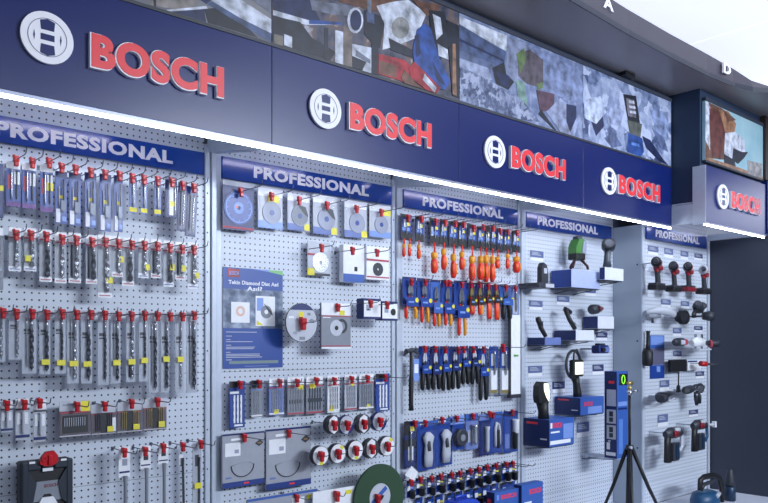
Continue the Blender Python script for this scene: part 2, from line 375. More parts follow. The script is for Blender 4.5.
# ------------------------------------------------------------------ fascias
LED = bpy.data.materials.new('led_tube'); LED.use_nodes = True; bb = LED.node_tree.nodes['Principled BSDF']
bb.inputs['Emission Color'].default_value = (0.82, 0.90, 1.0, 1); bb.inputs['Emission Strength'].default_value = LED_POWER
def emblem(parent, cx, cz, R, y):
    t = MB(); t.disc(cx, cz, R, y, y - 0.014, M['letwhite'], 48); d = t.build('emblem_disc', parent)
    mb = MB(); y2 = y - 0.0141; nv = M['navy']
    mb.ring(cx, cz, R * 0.74, R * 0.722, y2, y2 - 0.0012, nv, 48)
    w_ = R * 0.26
    for sgn in (1, -1):   # armature gaps top and bottom
        mb.prism([(cx - w_*0.95, cz + sgn * R * 0.28), (cx + w_*0.95, cz + sgn * R * 0.28), (cx + w_*1.08, cz + sgn * R * 0.63), (cx, cz + sgn * R * 0.715), (cx - w_*1.08, cz + sgn * R * 0.63)], y2, y2 - 0.0012, nv)
        mb.prism([(cx + sgn * R * 0.50, cz - R * 0.2), (cx + sgn * R * 0.535, cz), (cx + sgn * R * 0.50, cz + R * 0.2), (cx + sgn * R * 0.47, cz)], y2, y2 - 0.0012, nv)
    mb.box(cx - w_, cx + w_, y2 - 0.0012, y2, cz - R * 0.12, cz + R * 0.12, nv)
    mb.build('armature_mark', d)
FP = [(BX[0] - 0.0, 1.579, 0.782, 0.9135, 1.3867), (1.579, 2.597, 1.8255, 1.946, 2.4195), (2.597, 3.593, 2.8445, 2.966, 3.4256), (3.593, 4.578, 3.841, 3.936, 4.415)]
fdesc = ['beside the drill bits', 'over the disc bay', 'over the pliers bay', 'over the measuring tool bay']
def fascia(x0, x1, lx, tx0, tx1, Y, label, zb=2.328, zt=2.688, side=None):
    t = thing('fascia_sign', ((x0+x1)/2, Y, zb), label, 'sign', 'blue fascia signs'); cx = (x0+x1)/2
    hw = (x1 - x0) / 2 - 0.0012
    mb = MB(); mb.box(-hw, hw, 0, 0.016, 0, zt - zb, M['navy'], 0.0008); mb.build('panel', t)
    mb = MB(); mb.box(-hw - .001, hw + .001, -0.002, 0.006, -0.012, -0.0005, M['trim'], 0.001); mb.box(-hw, hw, 0.0145, 0.0165, -0.0145, -0.0005, M['trim']); mb.build('edge_trim_and_shield', t)  # front box is the trim; rear box is an added shield cutting LED light upward
    if side is not None:
        mb = MB(); mb.box(-hw - 0.004, -hw, 0.0, side, -0.014, zt - zb, M['post']); mb.box(-hw, hw, 0.016, side, zt - zb - 0.006, zt - zb, M['post']); mb.build('side_cheek', t)
    mb = MB(); mb.box(-hw, hw, 0.0065, 0.0142, -0.021, -0.010, LED, 0.002); mb.build('led_tube', t)
    emblem(t, lx - cx - 0.006, 2.504 - zb, 0.0765, 0)
    l = text('lettering', 'BOSCH', tx0 - cx - .012, tx1 - cx - .018, 2.444 - zb, 2.556 - zb, 0.0, 0.016, M['letwhite'], t, 0.055)
    text('letter_face', 'BOSCH', tx0 - cx - .007, tx1 - cx - .018, 2.4485 - zb, 2.5545 - zb, -0.0161, 0.002, M['letred'], l, 0.046)
    return t
for (a, b_, lx, t0, t1), d in zip(FP, fdesc):
    fascia(a, b_, lx, t0, t1, DF, 'dark blue fascia panel with round emblem and red BOSCH letters ' + d)
fascia(4.573, 5.46, 4.79, 4.905, 5.343, D2, 'short dark blue fascia with red BOSCH letters, stepped forward', 2.328, 2.674, 0.083)
mb = MB(); mb.box(5.47, 5.54, 2.15, 2.2, 2.336, 2.70, M['navy'], 0.002); tag(mb.build('fascia_end'), 'narrow navy end piece past the stepped fascia', 'panel')

TL = bpy.data.materials.new('tube_lamp_glow'); TL.use_nodes = True; bb = TL.node_tree.nodes['Principled BSDF']
bb.inputs['Emission Color'].default_value = (0.84, 0.80, 1.0, 1); bb.inputs['Emission Strength'].default_value = 7
for i in range(5):
    Yt_ = 2.44 if i < 4 else 2.24; xa = BX[i] + 0.08; xb = BX[i] + 0.70
    t = thing('tube_lamp', ((xa+xb)/2, Yt_, 2.431), 'slim tube lamp tucked behind the fascia over ' + bayname[i], 'lamp', 'tube lamps behind the fascia'); L_ = (xb-xa)/2
    mb = MB(); mb.tube([(-L_, 0, 0), (L_, 0, 0)], 0.008, TL, 10); mb.build('tube', t)
    mb = MB(); mb.box(-L_-0.02, L_+0.02, -0.012, 0.012, 0.009, 0.0205, M['post'], 0.002); mb.build('holder', t)

# ------------------------------------------------------------------ posters above the fascia
def poster(x0, x1, Y, z0, z1, bgm, label, shapes, frame=True):
    t = thing('advertising_poster', ((x0+x1)/2, Y, z0), label, 'poster', 'photo posters above the fascia'); cx = (x0+x1)/2
    hw = (x1-x0)/2
    mb = MB(); mb.box(-hw + .002, hw - .002, 0, 0.02, 0.0, z1 - z0, bgm); mb.build('print', t)
    mb = MB(); k = 0
    for pts, m in shapes:
        k += 1
        q = []
        for p in pts:
            v = W(p[0], p[1], Y)
            q.append((max(-hw + .003, min(hw - .003, v.x - cx)), max(0.002, min(z1 - z0 - .002, v.z - z0))))
        mb.prism(q, -0.0001, -0.0002 - 0.00012 * k, m)
    if k: mb.build('picture', t)
    mb = MB(); mb.box(-hw, hw, -0.006, 0.02, z1 - z0, z1 - z0 + 0.022, M['wallgrey'], 0.002); mb.box(-hw, hw, -0.004, 0.02, -0.012, -0.0005, M['dark']); mb.build('frame', t)
    return t
def ell(cx, cy, rx, ry, n=14, a=0.0):
    return [(cx + rx*math.cos(2*math.pi*i/n)*math.cos(a) - ry*math.sin(2*math.pi*i/n)*math.sin(a), cy + rx*math.cos(2*math.pi*i/n)*math.sin(a) + ry*math.sin(2*math.pi*i/n)*math.cos(a)) for i in range(n)]
def c(n_, rgb):
    k = 'poster_' + n_
    return noisemat(k, [(0.3, tuple(v*0.6 for v in rgb)), (0.5, rgb), (0.7, tuple(min(255, v*1.22) for v in rgb))], 20, 0.4, detail=12)
pg, pd, pw, pb, pn = c('grey', (108,112,128)), c('dark', (30,34,48)), c('pale', (190,194,208)), c('brown', (104,72,60)), c('navy', (30,40,78))
pbl, pr_, pst, po, pgr = c('blue', (40,72,140)), c('red', (160,40,50)), c('steelblue', (72,86,122)), c('tan', (150,110,84)), c('green', (98,118,78))
Z0, Z1 = 2.70, 3.105
poster(BX[0], 1.579, DF, Z0, Z1, noisemat('poster_bg1', [(0.3, (70,74,92)), (0.5, (112,112,122)), (0.75, (150,146,148))], 5),
       'photo poster of pale metal sheets above the nearest fascia sign', [
    ([(130,-30),(150,5),(190,12),(205,-10),(200,-40)], c('warm', (128,120,118))),
    ([(155,10),(170,14),(208,9),(206,6),(166,13)], pw), ([(172,14),(204,9),(206,26),(196,22)], pn), ([(204,9),(215,8),(250,30),(258,38),(208,26)], pd),
    ([(206,4),(214,0),(273,34),(273,44),(250,30),(214,8)], pst), ([(210,0),(232,-6),(273,20),(273,34),(240,18)], pw), ([(222,-20),(260,-20),(273,0),(273,14)], pg), ([(152,-10),(154,8),(156,9),(156,-10)], pd), ([(192,-6),(206,4),(212,0),(204,-16)], pn)])
poster(1.579, 2.597, DF, Z0, Z1, noisemat('poster_bg2', [(0.32, (32,36,54)), (0.5, (84,84,102)), (0.6, (112,88,78)), (0.7, (170,172,188))], 16, detail=10),
       'workshop photo poster with a steel pipe and a blue power saw', [
    ([(273,0),(310,0),(320,20),(308,26),(273,12)], pn), ([(273,10),(308,20),(340,22),(341,25),(306,25),(273,15)], pw), ([(309,20),(341,22),(341,25),(309,24)], pbl),
    ([(273,16),(300,22),(312,38),(336,52),(330,66),(300,56),(273,44)], pd), ([(310,0),(352,6),(350,16),(330,14),(312,10)], pg), ([(284,34),(292,37),(292,48),(284,45)], pw), ([(274,34),(283,36),(283,46),(274,44)], c('olive', (104,98,90))),
    ([(335,30),(343,32),(343,68),(335,66)], pw), ([(343,26),(352,28),(352,72),(343,70)], c('tawny', (112,100,96))), ([(324,28),(328,28),(328,62),(324,61)], pd),
    (ell(355,20.5,8,13), pw), (ell(355.5,20.5,5.8,10.5), pn), ([(364,10),(380,16),(384,24),(380,48),(372,44),(364,34)], pd), ([(366,12),(374,14),(374,24),(367,22)], pst),
    ([(352,44),(372,48),(372,76),(352,71)], pw), ([(352,56),(366,62),(362,72),(352,68)], pd), ([(356,50),(370,60),(370,64),(355,56)], pg),
    ([(371,44),(378,46),(378,78),(371,76)], pd), ([(330,-6),(392,-8),(396,8),(378,12),(340,2)], pb), ([(367,-6),(371,-6),(371,14),(367,12)], pg), ([(376,6),(392,2),(408,0),(426,14),(420,28),(416,38),(396,46),(382,50),(384,24)], pw),
    (ell(400,28,9,11), c('sage', (140,140,140))), ([(388,38),(412,50),(412,58),(390,50)], pd), ([(378,54),(404,60),(410,66),(410,84),(378,74)], pr_), ([(378,60),(396,66),(396,78),(380,74)], pb), ([(412,0),(440,0),(438,14),(426,16)], pb),
    ([(428,10),(444,12),(450,44),(440,60),(432,46)], pd), ([(432,14),(440,18),(442,34),(436,40),(434,26)], pw), ([(446,20),(459,26),(459,98),(452,96),(448,50)], pd), ([(452,44),(455,44),(456,96),(452,94)], po), ([(412,52),(416,30),(424,24),(430,28),(434,42),(440,62),(450,82),(444,90),(436,88),(424,74),(414,64)], pbl),
    ([(414,62),(424,72),(440,88),(436,94),(426,94),(410,78),(408,68)], pr_), ([(424,74),(436,88),(434,94),(422,80)], pw), ([(437,44),(447,50),(448,60),(438,56)], pw), ([(432,62),(441,78),(445,86),(436,80)], pn), ([(414,36),(418,34),(420,54),(416,58)], pn), ([(400,78),(404,70),(416,84),(424,92),(404,88)], pb)])
poster(2.597, 3.593, DF, Z0, Z1, noisemat('poster_bg3', [(0.3, (84,98,134)), (0.5, (112,124,160)), (0.7, (158,168,198))], 18, detail=10),
       'blue grey poster of a laser level on a concrete site', [
    ([(459,16),(508,36),(508,52),(459,26)], pw), ([(459,24),(506,52),(504,66),(498,70),(459,56)], pst), ([(459,38),(504,60),(504,62),(459,41)], pn), ([(459,50),(498,66),(494,74),(459,62)], c('slate', (92,104,138))),
    ([(459,58),(488,68),(492,80),(459,76)], c('mist', (150,158,186))), ([(507,36),(527,44),(527,80),(514,82),(506,70)], c('fog', (128,136,164))), ([(527,44),(583,72),(583,104),(568,100),(545,90),(528,80)], c('haze', (124,136,172))),
    ([(492,68),(504,62),(506,74),(514,82),(508,90),(496,84)], pd), ([(496,72),(509,76),(510,88),(500,84)], pn), ([(518,52),(530,50),(543,60),(543,88),(527,84),(518,76)], c('dusk', (90,82,92))), ([(516,54),(524,48),(526,60),(520,74)], pgr), ([(536,84),(543,82),(543,88),(538,90)], pgr),
    ([(516,80),(524,82),(528,108),(524,118),(518,104)], c('moss', (116,146,136))), ([(536,90),(554,94),(554,110),(540,112)], c('maroon', (84,60,76))), ([(541,110),(556,132),(554,134),(538,114)], pd), ([(546,112),(560,98),(574,110),(578,124),(574,140),(560,136)], c('rock', (140,148,178))), ([(566,104),(576,106),(576,118),(570,132),(566,122)], pn), ([(459,66),(484,78),(520,98),(540,122),(520,120),(459,100)], rockmat('poster_rubble', [(0.25, (50,60,92)), (0.4, (92,102,134)), (0.55, (130,140,168)), (0.7, (164,172,198))], 30))])
poster(3.593, 4.568, DF, Z0, Z1, rockmat('poster_bg4', [(0.26, (60,72,108)), (0.36, (112,126,162)), (0.5, (150,162,194)), (0.68, (188,197,222))], 13),
       'poster of a handheld detector lying on pale broken rock', [
    ([(623,94),(636,96),(640,124),(628,122)], pd), ([(626,98),(634,100),(636,118),(628,116)], c('ash', (110,106,120))), ([(627,120),(642,124),(640,140),(630,136)], c('khaki', (84,88,84))), ([(628,133),(642,138),(644,152),(640,157),(627,152)], pbl),
    ([(628.5,100),(634,101),(634.5,104),(629,103)], pw), ([(629,105.5),(635,106.5),(635.5,109),(629.5,108)], pw), ([(629.5,110.5),(635.5,111.5),(636,114),(630,113)], pw), ([(631,142),(639,144),(639.5,147),(631.5,145)], c('cyanprint', (90,130,200))), ([(590,118),(602,112),(604,126),(596,136)], pn), ([(604,138),(614,132),(622,146),(612,150)], c('rockdark', (90,102,138))), ([(652,128),(664,138),(668,152),(660,148)], c('rockdark', (90,102,138))), ([(642,136),(650,140),(662,158),(668,166),(660,162),(646,148)], pn), ([(584,100),(600,96),(606,112),(596,124),(584,118)], c('pale2', (182,192,220))), ([(606,112),(616,104),(624,112),(620,126),(608,124)], c('rock2', (150,160,194))), ([(650,110),(668,112),(668,140),(656,132)], c('rock3', (132,146,184)))])
poster(4.598, 5.455, 2.176, 2.712, 3.075, noisemat('poster_bg5', [(0.3, (120,168,186)), (0.7, (178,206,214))], 3),
       'outdoor photo poster of a worker drilling above the stepped fascia', [
    ([(703,97),(722,104),(728,130),(726,160),(703,157)], pb), ([(703,100),(708,102),(712,112),(708,116),(703,112)], pw), ([(709,108),(720,112),(726,132),(720,160),(712,154)], c('rust', (96,56,52))), ([(704,112),(709,116),(710,150),(704,140)], pw), ([(719,110),(728,108),(736,124),(734,134),(725,132)], po), ([(722,104),(736,120),(728,122)], pb),
    ([(725,133),(735,132),(744,140),(745,152),(738,160),(724,156)], pw), ([(733,148),(742,152),(748,152),(744,158),(738,164),(732,160)], pd), ([(724,154),(734,160),(736,168),(724,164)], pd), ([(703,156),(740,168),(765,178),(765,186),(703,162)], po), ([(747,160),(762,164),(762,178),(748,174)], c('ash3', (150,146,148)))])
mb = MB(); mb.box(5.46, 5.545, 2.16, 2.4, 2.71, 3.149, mat('dark_brown_end', (52,42,40), 0.5)); tag(mb.build('fascia_end'), 'dark brown filler beyond the drilling worker poster', 'panel')

# ------------------------------------------------------------------ hooks
def make_hook():
    t = thing('peg_hook', (0, 0, 0), 'x', 'hook')
    L = 0.20
    mb = MB(); mb.tube([(0, 0.006, 0.004), (0, -L, 0.004), (0, -L - 0.012, 0.008), (0, -L - 0.020, 0.024)], 0.0019, M['wire'], 6)
    mb.box(-0.005, 0.005, -0.003, 0.0, -0.006, 0.010, M['wire'], 0.001); mb.build('wire', t)
    mb = MB(); mb.box(-0.009, 0.009, -0.010, 0.010, -0.004, 0.016, M['red'], 0.004); mb.box(-0.007, 0.007, -0.008, 0.006, -0.019, -0.002, M['red'], 0.003)
    mb.box(-0.011, -0.004, -0.007, 0.007, 0.010, 0.019, M['red'], 0.002)
    o = mb.build('red_lock', t); o['label'] = 'red plastic anti-theft lock'
    return t
HOOK = make_hook(); hook_used = False
def hook(lx, ly, Yl, Yw, what, group='wire peg hooks with red locks', lscale=1.0, short=0.0):
    """hook on board Yw whose red lock sits at depth Yl where the photo shows (lx, ly)"""
    global hook_used
    p = W(lx, ly, Yl)
    if not hook_used: t = HOOK; hook_used = True
    else:
        t = HOOK.copy(); COL.objects.link(t)
        for ch in list(HOOK.children):
            q = ch.copy(); COL.objects.link(q); q.parent = t
    t.location = (p.x, Yw, p.z)
    for ch in t.children:
        if ch.name.startswith('red_lock'): ch.location = (0, Yl - Yw, 0); ch.scale = (lscale,) * 3
        elif short: ch.scale = (1, short, 1)
    t['label'] = 'wire hook with red lock holding ' + what; t['group'] = group
    return t

# ------------------------------------------------------------------ packs
def pack(name, rect, Y, label, cat, group, card, flats=(), bits=(), blister=None, z=None, thick=0.002, tilt=0.0, rnd=False):
    """rect px x0,x1,yt,yb; flats: (part name,u0,u1,v0,v1,mat); bits: (kind,u,v0,v1,width fraction,mat)"""
    x0, x1, yt, yb = rect
    a = W(x0, yt, Y); b = W(x1, yt, Y); cxp = (x0+x1)/2; zt = W(cxp, yt, Y).z; zb = W(cxp, yb, Y).z
    w = b.x - a.x; h = zt - zb
    t = thing(name, ((a.x+b.x)/2, Y, zt), label, cat, group)
    if tilt: t.rotation_euler = (0, tilt, 0)
    X = lambda u: -w/2 + u*w
    Zv = lambda v: -v*h
    if card is not None:
        mb = MB()
        if rnd:
            r = min(w, h) * 0.12; pts = []
            for (sx, sz, a0) in ((1,0,90),(-1,0,90+90),(-1,-1,180+90-90+0),(1,-1,0)): pass
            for (cx_, cz_, a0) in ((w/2-r, -r, 0), (-w/2+r, -r, 90), (-w/2+r, -h+r, 180), (w/2-r, -h+r, 270)):
                for k in range(5):
                    an = math.radians(a0 + k*22.5); pts.append((cx_ + r*math.cos(an), cz_ + r*math.sin(an)))
            mb.prism(pts, 0, -thick, card)
        else: mb.box(-w/2, w/2, -thick, 0, -h, 0, card, 0.0006)
        mb.build('backing_card', t)
    k = 0
    for f in flats:
        nm, u0, u1, v0, v1, m = f[:6]; k += 1
        mb = MB(); e = 0.0003 * k; yb_ = -thick - (f[6] if len(f) > 6 else 0)
        mb.box(X(u0), X(u1), yb_ - 0.0004 - e, yb_ - 0.0001, Zv(v1), Zv(v0), m); mb.build(nm, t)
    for bt_ in bits:
        kind, u, v0, v1, wf, m = bt_[:6]; r = wf * w / 2; y = -thick - max(r, 0.003) - 0.001; mb = MB(); x = X(u)
        if kind == 'drill': mb.drill(x, Zv(v1), Zv(v0), r, y, m, pitch=max(0.012, r * 5), ms=M['steel'])
        elif kind == 'rod': mb.tube([(x, y, Zv(v0)), (x, y, Zv(v0) - 0.12*(v1-v0)*h), (x, y, Zv(v1) + 0.1*(v1-v0)*h), (x, y, Zv(v1))], r, m, 8, rads=[r, r*0.8, r*0.8, r*0.35])
        elif kind == 'spade':
            mb.tube([(x, y, Zv(v0)), (x, y, Zv(v0 + (v1-v0)*0.62))], r*0.35, m, 8)
            zz = Zv(v0 + (v1-v0)*0.62)
            ze = Zv(v1); mb.prism([(x-r, zz), (x+r, zz), (x+r, ze+0.008), (x+0.002, ze+0.008), (x, ze), (x-0.002, ze+0.008), (x-r, ze+0.008)], y+0.001, y-0.001, m)
        elif kind == 'blade':
            zz0, zz1 = Zv(v0), Zv(v1); nt_ = 8; pts = [(x+r, zz1), (x+r, zz0+0), (x-r*0.5, zz0)]
            for q in range(nt_): pts += [(x-r*0.5 if q % 2 else x-r, zz0 + (zz1-zz0)*(0.15+0.85*q/(nt_-1)))]
            mb.prism(pts, -thick-0.0008, -thick-0.002, m)
        elif kind == 'disc': mb.ring(x, (Zv(v0)+Zv(v1))/2, (v1-v0)*h/2, (v1-v0)*h/2*0.18, -thick-0.0008, -thick-0.003, m)
        mb.build({'drill':'drill_bit','rod':'bit','spade':'spade_bit','blade':'saw_blade','disc':'disc'}[kind], t)
    if blister:
        u0, u1, v0, v1, dp = blister
        mb = MB(); mb.box(X(u0), X(u1), -thick - dp, -thick - 0.0005, Zv(v1), Zv(v0), M['clear'], dp*0.45); mb.build('clear_blister', t)
    return t
z5 = lambda x, y: (x/3.59, 120+y/3.59)
def R(x0, x1, yt, yb, ox, oy, s=3.59): return (ox + x0/s, ox + x1/s, oy + yt/s, oy + yb/s)

YP = 2.715; YL = 2.690
# row 1: top row of bay 1
row = 'the top row beside the nearest fascia'
r1 = [(22,72,150,310,58,142),(78,128,155,318,117,150),(143,190,160,330,177,150),(197,240,185,372,222,168),(247,290,190,380,272,175),(303,345,190,388,327,185),(357,398,195,400,378,192),(408,440,200,402,430,197),(463,490,205,335,476,205),(505,528,215,338,518,210),(553,577,220,342,567,215),(592,635,205,350,618,220),(640,672,225,400,658,232),(672,710,240,420,697,240)]
for i, (a, b_, c_, d, lx, ly) in enumerate(r1):
    rect = R(a, b_, c_, d, 0, 120); o_ = ORD[i]
    if i < 3:
        lab = 'white and blue blister pack of bits with purple foot, %s in the top row' % o_
        fl = [('header', 0, 1, 0, 0.16, M['white']), ('label', 0.1, 0.45, 0.3, 0.62, M['pink']), ('label', 0.55, 0.95, 0.22, 0.5, M['white']), ('footer', 0, 1, 0.9, 1, M['purple'])]
        if i == 2: fl.append(('price_sticker', 0.5, 1, 0.38, 0.55, M['yellow'])); lab = 'blue blister pack of bits with yellow sticker halfway down, third in top row'
        bits = [('rod', 0.35, 0.18, 0.86, 0.16, M['steel']), ('rod', 0.72, 0.2, 0.84, 0.14, M['dsteel'])]
        pack('bit_pack', rect, YP, lab, 'drill bit pack', 'packs in the top row of drill bits', M['blue'], fl, bits, (0.05, 0.95, 0.15, 0.92, 0.016), rnd=True)
    elif i < 8:
        fl = [('header', 0, 1, 0, 0.12, M['dblue']), ('label', 0.08, 0.42, 0.72, 0.98, M['white']), ('price_sticker', 0.3, 0.62, 0.46, 0.52, M['yellow']), ('label', 0.58, 0.92, 0.86, 0.95, M['lblue'])]
        bits = [('spade', 0.62, 0.16, 0.8, 0.42, M['dsteel']), ('rod', 0.3, 0.3, 0.68, 0.10, M['lgrey'])]
        pack('bit_pack', rect, YP, 'long blue pack with a silver spade bit, %s in the top row' % o_, 'drill bit pack', 'packs in the top row of drill bits', M['blue'], fl, bits, (0.08, 0.95, 0.13, 0.97, 0.014))
    elif i < 11:
        fl = [('price_sticker', 0.0, 1, 0.84, 0.96, M['yellow']), ('label', 0.3, 0.7, 0.5, 0.72, M['lblue'])]
        pack('bit_pack', rect, YP, 'slim short blue bit pack with yellow sticker at foot, %s in top row' % o_, 'drill bit pack', 'packs in the top row of drill bits', M['blue'], fl, [('rod', 0.5, 0.15, 0.82, 0.3, M['steel'])], (0.05, 0.95, 0.12, 0.83, 0.012), rnd=True)
    elif i == 11:
        pack('bit_pack', rect, YP, 'wide navy bit pack with white centre and yellow dot in top row', 'drill bit pack', 'packs in the top row of drill bits', M['dblue'], [('label', 0.35, 0.68, 0.15, 0.95, M['white']), ('price_sticker', 0.4, 0.85, 0.6, 0.72, M['yellow'])], [('rod', 0.8, 0.2, 0.9, 0.12, M['steel'])], (0.1, 0.9, 0.12, 0.97, 0.014))
    else:
        pack('bit_pack', rect, YP, ('leaning' if i == 13 else 'narrow') + ' dark blue pouch with pale bit, %s in the top row' % o_, 'drill bit pack', 'packs in the top row of drill bits', M['dblue'], [('label', 0.1, 0.9, 0.02, 0.14, M['blue'])], [('rod', 0.35, 0.18, 0.9, 0.12, M['dsteel']), ('rod', 0.65, 0.16, 0.92, 0.08, M['steel'])], (0.05, 0.95, 0.12, 0.98, 0.012), tilt=0.06 if i == 13 else 0.04)
    hx, hy = z5(lx, ly + 4); hook(hx, hy, YL, D, 'the %s pack of the top drill bit row' % o_)
# row 2
r2 = [(30,75,112,58,408),(85,130,112,112,410),(140,185,150,167,415),(195,238,155,224,425),(245,290,155,275,428),(307,348,158,332,435),(350,400,207,380,435),(400,440,133,427,440),(437,480,165,475,445),(495,532,137,520,447),(540,578,137,567,450),(585,622,168,611,455),(628,663,143,655,460),(672,708,175,697,462)]
yel2 = {1:(95,68),6:(388,145),7:(430,70),9:(524,98),11:(613,98),12:(653,103),13:(700,128)}
for i, (a, b_, yb, lx, ly) in enumerate(r2):
    x0, x1 = a/3.59, b_/3.59; ytop = 120 + (ly-22)/3.59; ybt = 240 + yb/3.59; rect = (x0, x1, ytop, ybt); hgt = ybt - ytop
    hd = 9.5/hgt
    fl = [('header', 0, 1, 0, hd, M['white']), ('header_line', 0, 1, hd, hd + 1.2/hgt, M['pink']), ('foot_label', 0.0, 1, 1 - 5/hgt, 1, M['white']), ('foot_line', 0.1, 0.9, 1 - 2.6/hgt, 1 - 1.6/hgt, M['pink'] if i in (2,3,4,5,6,7,8,10,12) else M['tag'])]
    if i in yel2:
        yy = (240 + yel2[i][1]/3.59 - ytop)/hgt; ux = (yel2[i][0]/3.59 - x0)/(x1-x0); fl.append(('price_sticker', max(0, ux-0.22), min(1, ux+0.22), yy-3/hgt, yy+3/hgt, M['yellow'], 0.012))
    mm = [M['steel'], M['steel'], M['dsteel']][i % 3]
    bits = [('drill', 0.6, hd + 0.05, 0.92, 0.34 + 0.1*((i*7) % 3)/3, mm)]
    if i in (4,5,10,12): bits.append(('rod', 0.25, hd + 0.05, 0.9, 0.18, M['dsteel']))
    lab = 'clear tube of %s masonry bit%s, %s in the second row' % (['silver','bright','dark'][i % 3], ' with yellow sticker' if i in yel2 else '', ORD[i])
    if i == 6: lab = 'longest clear bit tube in the second row, yellow sticker near its foot'
    pack('masonry_bit_pack', rect, YP, lab, 'drill bit pack', 'clear tubes in the second row of drill bits', mat('tube_back', (158,164,176), 0.4), fl, bits, (0.0, 1.0, hd + 0.01, 0.985, 0.020))
    hook(lx/3.59 , 120 + (ly+4)/3.59, YL, D, 'the %s clear tube of the second row' % ORD[i])
# row 3
r3 = [(30,78,430,60,262),(78,130,480,117,262),(140,180,483,170,265),(195,235,480,225,262),(240,282,515,277,265),(290,330,515,328,265),(350,390,520,378,267),(397,432,515,427,270),(452,485,510,473,270),(498,530,508,521,268),(532,568,549,567,270),(577,607,548,612,272),(628,658,548,656,272),(668,708,548,698,268)]
yel3 = {2:438,3:440,4:443,5:445,7:440,8:437,9:432,11:427,12:428}
for i, (a, b_, yb, lx, ly) in enumerate(r3):
    x0, x1 = a/3.59, b_/3.59; ytop = 240 + (ly-12)/3.59; ybt = 240 + yb/3.59; rect = (x0, x1, ytop, ybt); hgt = ybt - ytop
    fl = [('header', 0, 1, 0, 0.08, M['lgrey']), ('print_lines', 0.12, 0.55, 0.3, 0.34, M['dark']), ('print_lines', 0.12, 0.55, 0.36, 0.38, M['dark'])]
    if i in yel3:
        yy = (240 + yel3[i]/3.59 - ytop)/hgt; fl.append(('price_sticker', 0.1, 0.85, yy-2.7/hgt, yy+2.7/hgt, M['yellow'], 0.012))
    bits = [('drill', 0.62, 0.12, 0.96, 0.24 + 0.06*(i % 3), M['dsteel'] if i % 4 != 0 else M['steel'])]
    if i % 3 == 1: bits.append(('rod', 0.3, 0.12, 0.9, 0.12, M['steel']))
    if i == 8: bits.append(('rod', 0.35, 0.7, 0.93, 0.2, M['black']))
    lab = 'long clear sleeve with %s hammer drill bit%s, %s in the third row' % ('silver' if i % 4 == 0 else 'dark', ' and yellow sticker' if i in yel3 else '', ORD[i])
    pack('hammer_bit_pack', rect, YP, lab, 'drill bit pack', 'long clear sleeves in the third row', mat('sleeve_grey', (172,178,192), 0.4), fl, bits, (0.0, 1.0, 0.05, 0.995, 0.016))
    hook(lx/3.59, 240 + (ly+3)/3.59, YL, D, 'the %s long sleeve of the third row' % ORD[i])
pack('bit_pack', (-9, 3.4, 163, 218), YP, 'blue pack cut off by the frame at the start of the top row', 'drill bit pack', 'packs in the top row of drill bits', M['dblue'], [('price_sticker', 0.7, 1, 0.4, 0.5, M['yellow'])], [('rod', 0.5, 0.1, 0.9, 0.2, M['steel'])], (0.05, 0.95, 0.12, 0.98, 0.012))
pack('masonry_bit_pack', (-9, 3.0, 228, 290), YP, 'clear bit tube cut off by the frame in the second row', 'drill bit pack', 'clear tubes in the second row of drill bits', M['grey'], [('header', 0, 1, 0, 0.12, M['white'])], [('drill', 0.6, 0.15, 0.9, 0.3, M['steel'])], (0, 1, 0.12, 0.99, 0.018))
pack('hammer_bit_pack', (-6, 5, 305, 362), YP, 'short clear sleeve cut off by the frame in the third row', 'drill bit pack', 'long clear sleeves in the third row', MATS['sleeve_grey'], [('header', 0, 1, 0, 0.1, M['lgrey'])], [('drill', 0.6, 0.12, 0.96, 0.3, M['steel'])], (0, 1, 0.05, 0.99, 0.016))
hook(3.3, 313, YL, D, 'the sleeve cut off by the frame')
# row 4 narrow packs
for i, (a, b_, yt, yb, lx, ly) in enumerate([(2,45,160,248,25,148),(55,105,150,275,88,145),(120,165,155,283,143,140)]):
    pack('core_bit_pack', R(a, b_, yt-22, yb, 0, 363), YP, 'small white and grey bit pack, %s of three beside the bit sets' % ORD[i], 'drill bit pack', 'three small packs above the black case', M['lgrey'],
         [('header', 0, 1, 0, 0.22, M['white']), ('header_line', 0, 1, 0.24, 0.28, M['dark']), ('label', 0.1, 0.9, 0.34, 0.62, M['white']), ('emblem', 0.35, 0.65, 0.5, 0.64, M['tag']), ('footer', 0.0, 1, 0.88, 0.95, M['dblue'])],
         [('rod', 0.5, 0.3, 0.85, 0.3, M['lgrey'])], (0.03, 0.97, 0.25, 0.98, 0.018), rnd=True)
    hook(lx/3.59, 363 + (ly+4)/3.59, YL, D, 'the %s small white pack above the case' % ORD[i])
